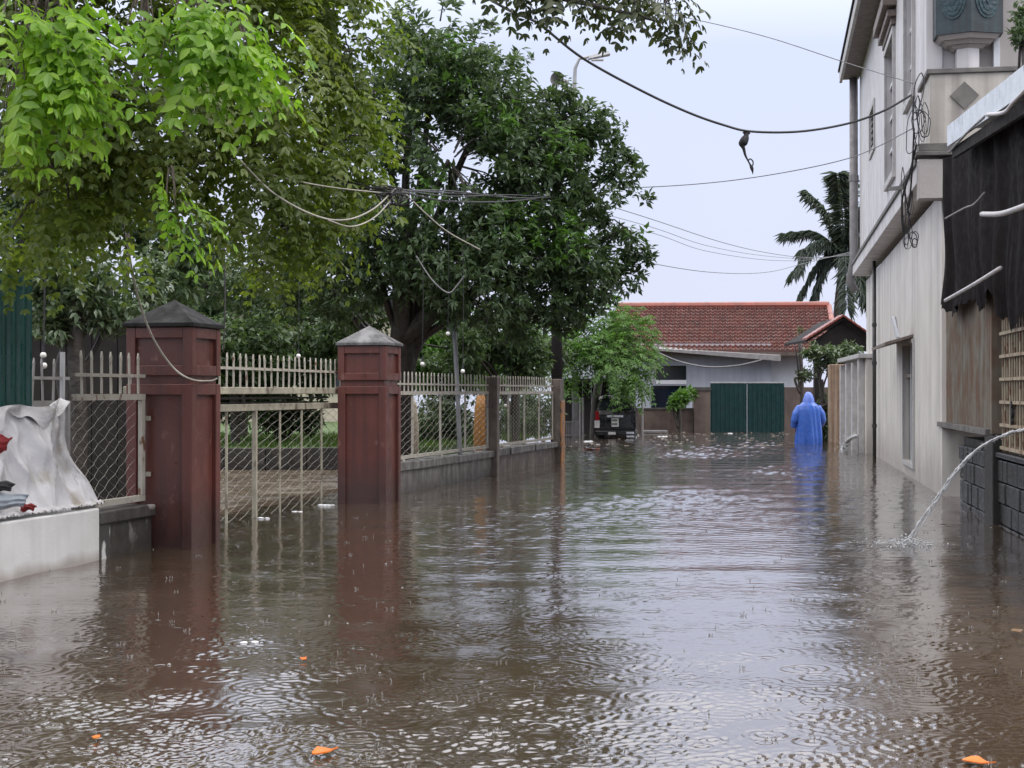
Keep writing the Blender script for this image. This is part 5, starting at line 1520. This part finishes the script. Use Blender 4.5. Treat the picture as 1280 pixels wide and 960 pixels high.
# lime green new growth hanging in front
lb_ = [(60, 60, 6.9, 62), (25, 120, 6.9, 45), (20, 30, 6.8, 50), (250, 30, 7.2, 52), (295, 70, 7.2, 42), (225, 75, 7.2, 34), (100, 110, 7.2, 40), (212, 255, 7.6, 22), (235, 10, 7.2, 45), (60, 20, 7, 60), (180, 40, 7.4, 40), (330, 20, 7.4, 20)]
b1, v, idx = blob_points(lb_, 250, 2.0)
dr = np.stack([.55 + .4 * rng.normal(size=len(b1)), -.15 + .3 * rng.normal(size=len(b1)), -.55 + .3 * rng.normal(size=len(b1))], 1); dr /= np.linalg.norm(dr, axis=1, keepdims=True)
f1 = pinnate(b1, dr, rng.uniform(.22, .34, len(b1)), 5, .088, .46, .35)
# the two long sprays that hang clear
sp0 = np.array([P(188, 225, 7.6), P(222, 238, 7.6), P(200, 210, 7.6), P(290, 60, 7.2), P(300, 40, 7.2), P(280, 85, 7.2)])
sd0 = np.array([[.35, -.05, -.9], [.75, 0, -.55], [.15, -.1, -.95], [.6, 0, -.6], [.8, 0, -.4], [.4, 0, -.85]]); sd0 /= np.linalg.norm(sd0, axis=1, keepdims=True)
f2 = pinnate(sp0, sd0, np.array([.34, .36, .30, .30, .28, .28]), 8, .072, .44, .2)
f1 = [np.concatenate([a, b]) for a, b in zip(f2, f1)]
add_foliage(ot, *f1, M_['leaf_lime'], 'round', n_single=100, partname='leaflet', crown='new_growth')
twig_mesh(ot, b1, np.array([P(b[0], b[1] - 60, b[2] + .3) for b in lb_])[idx], M_['bark2'], .003, 160)

# --- branch hanging into the top of the picture, from the same kind of tree further right
hb = thing('hanging_branch', 'leafy dark branch hanging into the sky at the top centre', 'branch', P(600, -40, 8.6))
bl = pxline([(470, -120, 9), (600, -50, 8.8), (680, -10, 8.6), (760, 10, 8.5), (830, 28, 8.4)], 6)
MB().tube(bl, [.03 - .024 * i / (len(bl) - 1) for i in range(len(bl))], 7).build('limb', M_['bark'], hb, smooth=True)
bb = [(655, -25, 8.7, 24), (700, -5, 8.6, 26), (745, -12, 8.5, 24), (790, -2, 8.45, 26), (832, 17, 8.4, 22), (850, 33, 8.4, 12), (770, -33, 8.5, 40), (690, -43, 8.6, 36), (620, -43, 8.8, 26), (845, 1, 8.4, 16)]
b2, v, idx = blob_points(bb, 165, 2.2)
dr = v * .5 + np.array([.35, -.05, -.8]) + rng.normal(size=v.shape) * .2; dr /= np.linalg.norm(dr, axis=1, keepdims=True)
f3 = pinnate(b2, dr, rng.uniform(.12, .24, len(b2)), 4, .066, .42, .3)
add_foliage(hb, *f3, M_['leaf_top'], 'round', n_single=200, partname='leaflet')
twig_mesh(hb, b2, np.array([P(b[0], b[1] - 20, b[2]) for b in bb])[idx], M_['bark'], .003, 150)

# --- small bright feathery tree over the vehicle
st = thing('feathery_tree', 'bright green feathery tree over the parked vehicle', 'tree', P(745, 545, 40.5))
st.location.z = -.4
tkp = [P(742, 575, 41), P(745, 500, 41), P(755, 450, 41)]
MB().tube(spline(tkp, 4), [.14 - .05 * i / 8 for i in range(9)], 8).build('trunk', M_['bark'], st, smooth=True)
sb_ = [(745, 430, 39.5, 38), (780, 420, 39.5, 34), (800, 445, 39.5, 24), (730, 458, 39, 26), (765, 452, 38.5, 32), (790, 462, 39, 24), (800, 420, 40, 22), (712, 445, 40, 24), (755, 400, 40, 30), (778, 396, 40, 18), (781, 480, 38.6, 13), (758, 479, 38.6, 11), (715, 474, 39, 16), (796, 480, 39.3, 13), (742, 474, 38.8, 13), (660, 440, 36, 40), (640, 460, 36, 30), (690, 420, 40, 30), (716, 425, 39.5, 22), (724, 452, 39, 22), (708, 462, 39, 18)]
limbs(st, [tkp[-1]], [P(b[0], b[1], b[2]) for b in sb_[:9]], M_['bark'], .06, .015, 21)
b3, v, idx = blob_points(sb_, 1700, 2.6)
keep = gapfield(b3, 1.2, .2) > -1.6
b3, v = b3[keep], v[keep]
dr = v * .9 + np.array([0, -.2, .15]) + rng.normal(size=v.shape) * .3; dr /= np.linalg.norm(dr, axis=1, keepdims=True)
f4 = pinnate(b3, dr, rng.uniform(.3, .5, len(b3)), 6, .14, .38, .5)
add_foliage(st, *f4, M_['leaf_bright'], 'diamond')

# --- shrubs and trees that close the yard
def shrub(name, label, blobs, n, mat, ln, seed, cat='shrub', trunk=None, group=None, wd=.42, per=8):
    c = P(blobs[0][0], blobs[0][1], blobs[0][2])
    t = thing(name, label, cat, (c.x, c.y, -.4), group)
    tr_ = trunk or [(blobs[0][0], 560, blobs[0][2])]
    base = Vector((c.x, c.y, -.45)); top = c - Vector((0, 0, .2 * blobs[0][3] / F * blobs[0][2]))
    MB().tube(spline([base, base.lerp(top, .5) + Vector((.06, 0, 0)), top], 4), .05 + .0006 * blobs[0][3], 8).build('trunk', M_['bark'], t, smooth=True)
    limbs(t, [base.lerp(top, .6)], [P(b[0], b[1], b[2]) for b in blobs[1:5]], M_['bark'], .045, .012, seed)
    p, v, idx = blob_points(blobs, n, 2.4)
    keep = gapfield(p, 1.3, seed) > -1.5
    p, v = p[keep], v[keep]
    o_ = v * .8 + np.array([0, -.25, .4]); o_ /= np.linalg.norm(o_, axis=1, keepdims=True)
    add_foliage(t, *rosette(p, o_, per, ln, wd, droop=.4), mat, 'diamond')
    return t
shrub('yard_shrub', 'grey green glossy shrub behind the short fence panel and green sheet', [(90, 365, 13.6, 55), (140, 375, 13.8, 45), (60, 400, 13.5, 32), (50, 360, 13.6, 30), (110, 330, 14, 50), (180, 350, 14.2, 40), (75, 345, 13.6, 40)], 700, M_['leaf_grey'], .085, 3)
shrub('background_tree', 'dark tree mass behind the near red pillar', [(130, 330, 17, 70), (200, 350, 17.5, 60), (80, 350, 17, 60), (60, 280, 17, 70), (150, 250, 17.5, 80), (230, 310, 18, 60), (20, 360, 17, 60), (30, 200, 17, 80)], 1500, M_['leaf_dark'], .13, 4, 'tree')
shrub('background_tree', 'dark tree mass deep in the yard above the mesh gate', [(300, 390, 27, 70), (380, 400, 28, 60), (250, 400, 27, 55), (440, 400, 28, 55), (340, 440, 29, 45), (290, 450, 29, 40)], 1400, M_['leaf_dark'], .16, 5, 'tree')
shrub('background_tree', 'mid green tree deep in the yard behind the first long fence panel', [(560, 430, 30, 60), (620, 430, 31, 55), (520, 440, 30, 50), (660, 450, 32, 40), (590, 470, 30, 40), (540, 470, 30, 36)], 1300, M_['leaf_bright'], .15, 6, 'tree')
dw = thing('dark_filler_wall', 'dark plank wall added to darken the space behind the short fence panel', 'shed', (-5.5, 16.2, -.4))  # planks added as dark filler for the gloom behind the panel
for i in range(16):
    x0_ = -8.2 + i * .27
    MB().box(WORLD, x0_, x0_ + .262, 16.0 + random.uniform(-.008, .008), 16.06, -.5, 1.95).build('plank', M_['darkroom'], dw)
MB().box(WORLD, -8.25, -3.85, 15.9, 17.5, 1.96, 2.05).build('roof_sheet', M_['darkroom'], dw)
shrub('background_tree', 'broad dark tree low over the lawn behind the mesh gate', [(290, 440, 24.5, 48), (340, 430, 25, 50), (250, 440, 24, 44), (390, 445, 25.5, 40), (310, 480, 25, 34), (270, 500, 25, 30), (350, 470, 25.5, 36), (395, 475, 26, 26), (430, 420, 25, 40), (470, 440, 26, 36), (225, 470, 24, 36)], 1500, M_['leaf_dark'], .14, 15, 'tree')
shrub('background_tree', 'dark tree beside the utility pole behind the fence', [(640, 420, 27, 40), (600, 440, 27, 36), (660, 455, 27, 30), (570, 430, 26, 40), (530, 430, 25.5, 36), (690, 440, 29, 24)], 900, M_['leaf_dark'], .14, 16, 'tree')
shrub('yard_shrub', 'low dark shrub on the lawn seen through the mesh gate', [(345, 520, 26, 26), (370, 515, 26, 22), (325, 515, 26, 20), (390, 525, 26, 18)], 330, M_['leaf_dark'], .11, 7)
shrub('yard_shrub', 'grey green shrub seen through the first long fence panel', [(545, 520, 26, 26), (565, 525, 26, 24), (530, 530, 25.5, 20), (580, 530, 26, 18)], 330, M_['leaf_grey'], .11, 8)
shrub('yard_shrub', 'dark shrub seen through the second long fence panel', [(650, 515, 30, 30), (675, 520, 30, 26), (630, 525, 29, 22), (665, 535, 29, 18)], 360, M_['leaf_dark'], .12, 9)
shrub('hedge_bush', 'grey green leafy bush under the gable shelter beyond the raincoat', [(1026, 470, 37, 22), (1035, 450, 37, 20), (1030, 500, 37, 20), (1020, 525, 37, 16), (1045, 445, 37.2, 14), (1015, 440, 37.4, 12), (1036, 520, 37, 18), (1062, 440, 37, 14), (1042, 480, 37.2, 16), (1038, 540, 37, 14)], 1000, M_['leaf_grey'], .12, 10)
shrub('wall_plant', 'small pale green plant growing over the brown yard wall', [(848, 500, 45.2, 10), (855, 495, 45.3, 8), (840, 504, 45.2, 7), (864, 490, 45.6, 7)], 70, M_['leaf_bright'], .16, 12)
shrub('gate_creeper', 'dark brown creeper on the wall right of the green gate', [(1000, 425, 44, 14), (1006, 445, 44, 10), (994, 432, 44, 9), (1004, 470, 44, 8)], 120, M_['leaf_top'], .14, 13)
shrub('balcony_plant', 'dark green potted foliage at the right edge above the shed roof', [(1284, 35, 15.8, 20), (1280, 15, 15.8, 12), (1276, 52, 15.8, 9), (1290, 60, 15.8, 14)], 120, M_['leaf_dark'], .07, 14)
m = MB(); pc_ = P(1284, 75, 15.8)
# background: pale building glimpsed through the tree, orange board, pale board
bgb = thing('cream_building', 'pale cream building glimpsed through the trees behind the yard', 'building', (-8, 44, -.3))
MB().box(WORLD, -22, -3.4, 44, 50, -.5, 3.6).build('wall', M_['cream'], bgb)
MB().box(WORLD, -22.3, -3.1, 43.7, 50.3, 3.602, 3.9).build('roof_slab', M_['capdark'], bgb)
for i in range(3):
    x0_ = -10.9 + i * 2.5
    w_ = MB().box(WORLD, x0_, x0_ + 1.2, 43.94, 43.998, 1.2, 2.7).build('window', M_['farwhite'], bgb)
    MB().box(WORLD, x0_ + .08, x0_ + 1.12, 43.91, 43.938, 1.28, 2.62).build('pane', M_['glass'], w_)
ops = P(601, 523, 24.3)
o = MB().tube([Vector((ops.x, ops.y, -.4)), Vector((ops.x, ops.y, .55)), Vector((ops.x, ops.y, .95)), Vector((ops.x, ops.y, 1.15))], [.11, .12, .10, .06], 14).build('orange_post', M_['orange'], smooth=True)
tag(o, 'orange round topped post seen through the first fence panel', 'post')
ops = P(512, 520, 22.6)
o = MB().tube([Vector((ops.x, ops.y, -.4)), Vector((ops.x, ops.y, .7)), Vector((ops.x, ops.y, 1.0)), Vector((ops.x, ops.y, 1.15))], [.14, .14, .11, .05], 14).build('cream_post', surf('cream_weathered_post', (0.55, 0.48, 0.38), (0.45, 0.39, 0.30)), smooth=True)
tag(o, 'cream round topped post behind the fence next to the pale capped pillar', 'post')
# lawn blades
n = 9000
lx = rng.uniform(-9.5, 1.5, n); ly = rng.uniform(23.2, 30, n)
ok = lx < (-1.2 + (ly - 23) * .32)
lx, ly = lx[ok], ly[ok]; n = len(lx)
pos = np.stack([lx, ly, np.full(n, .33)], 1); d_ = np.stack([rng.normal(size=n) * .35, rng.normal(size=n) * .35, np.ones(n)], 1)
o = link('grass', leaves_mesh('grass', pos, d_, rng.normal(size=(n, 3)) + np.array([0, -1, 0]), rng.uniform(.06, .15, n), np.full(n, .02), M_['grass']))
stuff(o)

# --- palm
pm = thing('royal_palm', 'tall royal palm rising behind the red roof beside the house', 'palm', P(1050, 545, 75))
pm.location.z = -.4
ptop = P(1056, 318, 75)
pts = spline([P(1047, 560, 75), P(1047, 440, 75), P(1049, 380, 75), ptop], 4)
MB().tube(pts, [.34 - .14 * i / (len(pts) - 1) for i in range(len(pts))], 10).build('trunk', M_['bark2'], pm, smooth=True)
r_ = random.Random(3)
fr_dirs = [(-70, 25), (-62, 65), (-55, -5), (-45, -80), (-35, 45), (-20, -95), (-10, 70), (8, -100), (18, 60), (22, -60), (28, -20), (30, 30), (-66, -30), (-50, 80), (34, 60)]
for dx, dy in fr_dirs:
    tip = P(1057 + dx, 318 + dy, 75) + Vector((0, r_.uniform(-2.2, 2.2), 0))
    up = .9 if dy < 0 else 1.5
    mid = ptop.lerp(tip, .5) + Vector((0, 0, up * .65))
    rach = spline([ptop, mid, tip], 12)
    m = MB(); m.tube(rach, [.05 - .042 * i / (len(rach) - 1) for i in range(len(rach))], 5)
    fd = m.build('frond', M_['palm'], pm)
    R = np.array([tuple(p) for p in rach[3:]]); T = np.gradient(R, axis=0); T /= np.linalg.norm(T, axis=1, keepdims=True)
    R2 = np.concatenate([R, (R[:-1] + R[1:]) / 2]); T2 = np.concatenate([T, T[:-1]])
    R2 = np.repeat(R2, 8, 0); T2 = np.repeat(T2, 8, 0)
    sd_ = np.cross(T2, np.array([0, 0, 1.0])); sd_ /= np.linalg.norm(sd_, axis=1, keepdims=True) + 1e-9
    sg = np.tile([1, -1], len(R2) // 2)[:, None]
    dd = T2 * .5 + sd_ * sg * .7 + np.array([0, 0, -.55]) + rng.normal(size=T2.shape) * .18
    me = leaves_mesh('leaflets', R2, dd, rng.normal(size=T2.shape) * .3 + np.array([0, -.4, 1]), rng.uniform(.5, .95, len(R2)), np.full(len(R2), .085), M_['palm'], off=wloc(pm))
    lo_ = link('leaflets', me, fd); stuff(lo_)

# ------------------------------------------------------------------ overhead cables
def cable(lst, r, label, mat='cable', n=8, name='cable'):
    o = MB().tube(pxline(lst, n), r, 5).build(name, M_[mat], smooth=True); return tag(o, label, 'cable')
cable([(590, -14, 14), (640, 14, 14.5), (673, 29, 15), (728, 72, 15.6), (800, 112, 16.2), (860, 140, 16.6), (905, 156, 16.9), (940, 164, 17), (1000, 164, 17.1), (1060, 154, 17.2), (1105, 138, 17.2), (1140, 118, 17.2)], .014, 'thick black cable sagging across the sky to the balcony corner', 'cable')
cable([(780, 6, 22), (870, 24, 21), (960, 46, 20), (1055, 77, 19), (1142, 104, 17.6)], .006, 'thin grey wire high across the top right sky', 'cable_grey')
cable([(690, 236, 24), (825, 233, 24), (940, 222, 23), (1060, 198, 22), (1142, 160, 17.8)], .007, 'thin grey wire crossing the sky below the hanging rag', 'cable_grey')
for i, (lst, lb) in enumerate(((( (690, 235, 28), (812, 273, 32), (900, 302, 36), (960, 316, 40), (1015, 322, 44), (1075, 318, 48)), 'upper of the four dark wires running from the tree towards the palm'),
        (((690, 250, 28), (815, 284, 32), (880, 306, 36), (950, 319, 40), (1015, 323, 44), (1075, 316, 48)), 'second of the four dark wires running from the tree towards the palm'),
        (((690, 262, 28), (815, 291, 32), (880, 313, 36), (960, 325, 40), (1020, 324, 44), (1075, 314, 48)), 'third, faintest of the four wires running from the tree towards the palm'),
        (((690, 300, 28), (825, 331, 32), (900, 341, 36), (960, 340, 40), (1010, 328, 44), (1075, 312, 48)), 'lowest of the four wires running from the tree towards the palm'))):
    cable(lst, .008 if i in (0, 3) else .006, lb, 'cable_grey')
# hanging rag on the main cable
rg = thing('hanging_rag', 'black torn rag knotted on the sagging cable against the sky', 'rag', P(935, 163, 17))
MB().tube(pxline([(930, 164, 17), (933, 167, 17), (937, 165, 17)], 4), .02, 6).build('knot', M_['black'], rg, smooth=True)
pr_ = pxline([(934, 164, 17), (933, 170, 17), (930, 177, 17), (928, 180, 17), (930, 186, 17), (932, 194, 17), (936, 202, 17), (940, 210, 17), (941.5, 218, 17)], 5)
rad = [.016, .018, .02, .024, .028, .032, .04, .045, .048, .05, .052, .05, .048, .046, .044, .04, .034, .028, .023, .02, .018, .017, .016, .015, .014, .013, .012, .011, .01, .01, .009, .009, .010, .014, .018, .02, .017, .012, .008, .004, .002]
MB().tube(pr_, rad[:len(pr_)], 7).build('rag_tail', M_['black'], rg, smooth=True)
MB().tube(pxline([(936, 200, 17), (938, 198.5, 17), (941, 201, 17), (941.5, 205, 17), (940, 208, 17)], 5), .008, 5).build('loop', M_['black'], rg, smooth=True)
# cable bundle through the foliage
def bundle(lst, n, r, spread, label, seed, mat='cable'):
    r_ = random.Random(seed); th = thing('cable_bundle', label, 'cable', P(*lst[len(lst) // 2]))
    for k in range(n):
        o = [(q[0] + r_.gauss(0, spread), q[1] + r_.gauss(0, spread), q[2] + r_.gauss(0, .05)) for q in lst]
        MB().tube(pxline(o, 7), r * r_.uniform(.6, 1.3), 5).build('strand', M_[mat], th, smooth=True)
    return th
bundle([(215, 118, 9.3), (275, 140, 9.6), (330, 170, 9.9), (390, 208, 10.1), (440, 228, 10.2), (490, 240, 9.8)], 7, .006, 4.5, 'thick black cable bundle running down through the yellow green leaves', 1)
bundle([(480, 236, 9.8), (560, 242, 12.5), (640, 246, 16), (696, 248, 20)], 4, .006, 3.5, 'black cable bundle crossing in front of the dark tree', 2)
cable([(265, 188, 9.3), (330, 215, 9.5), (380, 228, 9.6), (430, 236, 9.7), (490, 242, 9.8)], .005, 'pale cable running straight to the cable knot in the leaves', 'cable_pale')
cable([(300, 200, 9.0), (340, 240, 9.2), (390, 268, 9.3), (430, 275, 9.4), (465, 262, 9.6), (494, 236, 9.8)], .006, 'upper pale cable loop sagging under the cable knot', 'cable_pale')
cable([(410, 275, 9.1), (440, 283, 9.4), (470, 270, 9.6), (496, 240, 9.8)], .005, 'lower pale cable loop sagging under the cable knot', 'cable_pale')
cable([(500, 235, 9.8), (530, 265, 10), (560, 290, 10.5), (600, 312, 11)], .005, 'thin pale cable trailing down right of the cable knot', 'cable_pale')
cable([(520, 320, 11.5), (540, 350, 11.5), (560, 366, 11.5), (572, 356, 11.5), (580, 345, 11.5)], .006, 'grey wire loop hanging over the thin grey pole', 'cable_grey')
coil(488, 246, 9.75, .24, .12, 8, 'black knot of spliced cables in front of the dark tree', 22, r=.005)
cable([(150, 240, 10.5), (160, 310, 10.8), (172, 370, 11.1), (190, 420, 11.3), (215, 458, 11.45), (238, 474, 11.5), (262, 476, 12.0), (271, 473, 12.1)], .008, 'pale wire sagging down across the near red pillar', 'cable_pale')
cable([(280, 300, 12), (281, 380, 12.4), (279, 440, 12.7)], .006, 'thin green stem like wire hanging beside the near pillar', 'cable_grey')

# ------------------------------------------------------------------ things floating on the flood
def float_leaf(px, py, size, mat, label, seed, name='floating_leaf', cat='leaf', grp=None):
    d = H * F / (py - HY); c = P(px, py, d); c.z = .012; r_ = random.Random(seed)
    a = r_.uniform(0, 6); m = MB()
    prof = [(-.5, 0), (-.42, .12), (-.2, .27), (.05, .30), (.3, .2), (.5, .03), (.78, .0), (.78, -.025), (.5, -.03), (.28, -.22), (.0, -.26), (-.25, -.24), (-.42, -.10)]
    vs = [(x, y * (1 + .25 * math.sin(x * 9 + seed)), .35 * max(0, y) ** 1.2 + .05 * x * x + .03 * math.sin(7 * x + seed)) for x, y in prof]
    vs = [Vector((x * math.cos(a) - y * math.sin(a), x * math.sin(a) + y * math.cos(a), z)) * size + c for x, y, z in vs]
    m.prism(vs, [v + Vector((0, 0, .004)) for v in vs])
    o = m.build(name, M_[mat], origin=c); return tag(o, label, cat, grp)
float_leaf(403, 944, .085, 'leaf_orange', 'orange fallen leaf afloat near the bottom edge, left of centre', 1)
float_leaf(1218, 956, .085, 'leaf_orange', 'orange fallen leaf afloat at the bottom right edge', 2)
float_leaf(380, 827, .05, 'leaf_orange', 'small reddish leaf afloat in the middle of the left water', 3)
float_leaf(121, 926, .04, 'leaf_orange', 'tiny yellow leaf afloat at the lower left', 4)
float_leaf(741, 563, .35, 'leaf_orange', 'reddish scrap afloat in front of the parked vehicle', 5, 'floating_scrap', 'scrap')
float_leaf(1270, 792, .09, 'leaf_brown', 'brown leaf afloat at the right edge below the stone wall', 6)
def foam_lump(px, py, w, label, seed):
    d = H * F / (py - HY); c = P(px, py, d); c.z = 0; r_ = random.Random(seed); m = MB()
    for k in range(5):
        m.sphere(c + Vector((r_.uniform(-.5, .5) * w, r_.uniform(-.2, .2) * w, w * .02)), w * r_.uniform(.14, .26), 8, 6, (1.2, 1, .4))
    o = m.build('foam_lump', M_['foam'], smooth=True, origin=c); return tag(o, label, 'foam')
foam_lump(331, 648, .11, 'white foam lump at the foot of the mesh gate upright', 1)
foam_lump(408, 632, .14, 'white foam strip against the pale capped pillar', 2)
foam_lump(372, 640, .09, 'small white foam patch along the mesh gate', 3)
foam_lump(311, 803, .07, 'lone bubble cluster in the open water below the gate', 4)
foam_lump(828, 546, .2, 'white floating clump near the brown yard wall', 5)
foam_lump(735, 552, .22, 'white floating litter beside the parked vehicle', 6)
foam_lump(915, 542, .2, 'white litter clump in front of the green gate', 7)
m = MB(); r_ = random.Random(31)
for i in range(130):
    d = r_.uniform(33, 45); c = P(r_.uniform(700, 985), 500, d); c.z = .005
    w = r_.uniform(.02, .075); a = r_.uniform(0, 3.1)
    vs = [c + Vector((math.cos(a + q * PI / 3) * w * r_.uniform(.5, 1.1), math.sin(a + q * PI / 3) * w * r_.uniform(.5, 1.1), r_.uniform(-.004, .008))) for q in range(6)]
    m.prism(vs, [v + Vector((0, 0, .006 + r_.uniform(0, .008))) for v in vs])
stuff(m.build('litter_and_flecks', M_['litter'], smooth=False))  # debris, with pale bits standing in for light patches on splashed water
# rain hitting the water: small crowns and jets, nobody could count them
m = MB(); r_ = random.Random(9)
for i in range(620):
    y = 4.6 + (r_.random() ** 1.3) * 22
    x = r_.uniform(-.36, .36) * y
    k = r_.random(); c = Vector((x, y, 0))
    if k < .45:
        h = r_.uniform(.005, .015); m.tube([c - Vector((0, 0, .004)), c + Vector((0, 0, h * .55)), c + Vector((r_.gauss(0, .002), 0, h))], [.004, .0015, .002], 5)
        m.sphere(c + Vector((r_.gauss(0, .003), 0, h * 1.25)), .002, 5, 4)
    elif k < .8:
        rr2 = r_.uniform(.008, .02)
        for q in range(6):
            a = q * PI / 3 + r_.random(); v_ = Vector((math.cos(a), math.sin(a), 0))
            m.tube([c + v_ * rr2, c + v_ * rr2 * 1.5 + Vector((0, 0, r_.uniform(.008, .018)))], [.002, .001], 4)
    else:
        m.sphere(c, r_.uniform(.004, .009), 8, 6, (1, 1, .7))
o = stuff(m.build('rain_splash', M_['drop'], smooth=True))
# splash where the jet lands
m = MB(); c0 = P(1133, 683, 11.95); c0.z = 0
for i in range(420):
    a = r_.uniform(0, 6.28); q = abs(r_.gauss(0, .2)); h = abs(r_.gauss(0, .035)) * math.exp(-q * 4)
    m.sphere(c0 + Vector((q * math.cos(a), q * math.sin(a), h)), r_.uniform(.002, .008), 6, 5)
stuff(m.build('jet_splash', M_['jet'], smooth=True))
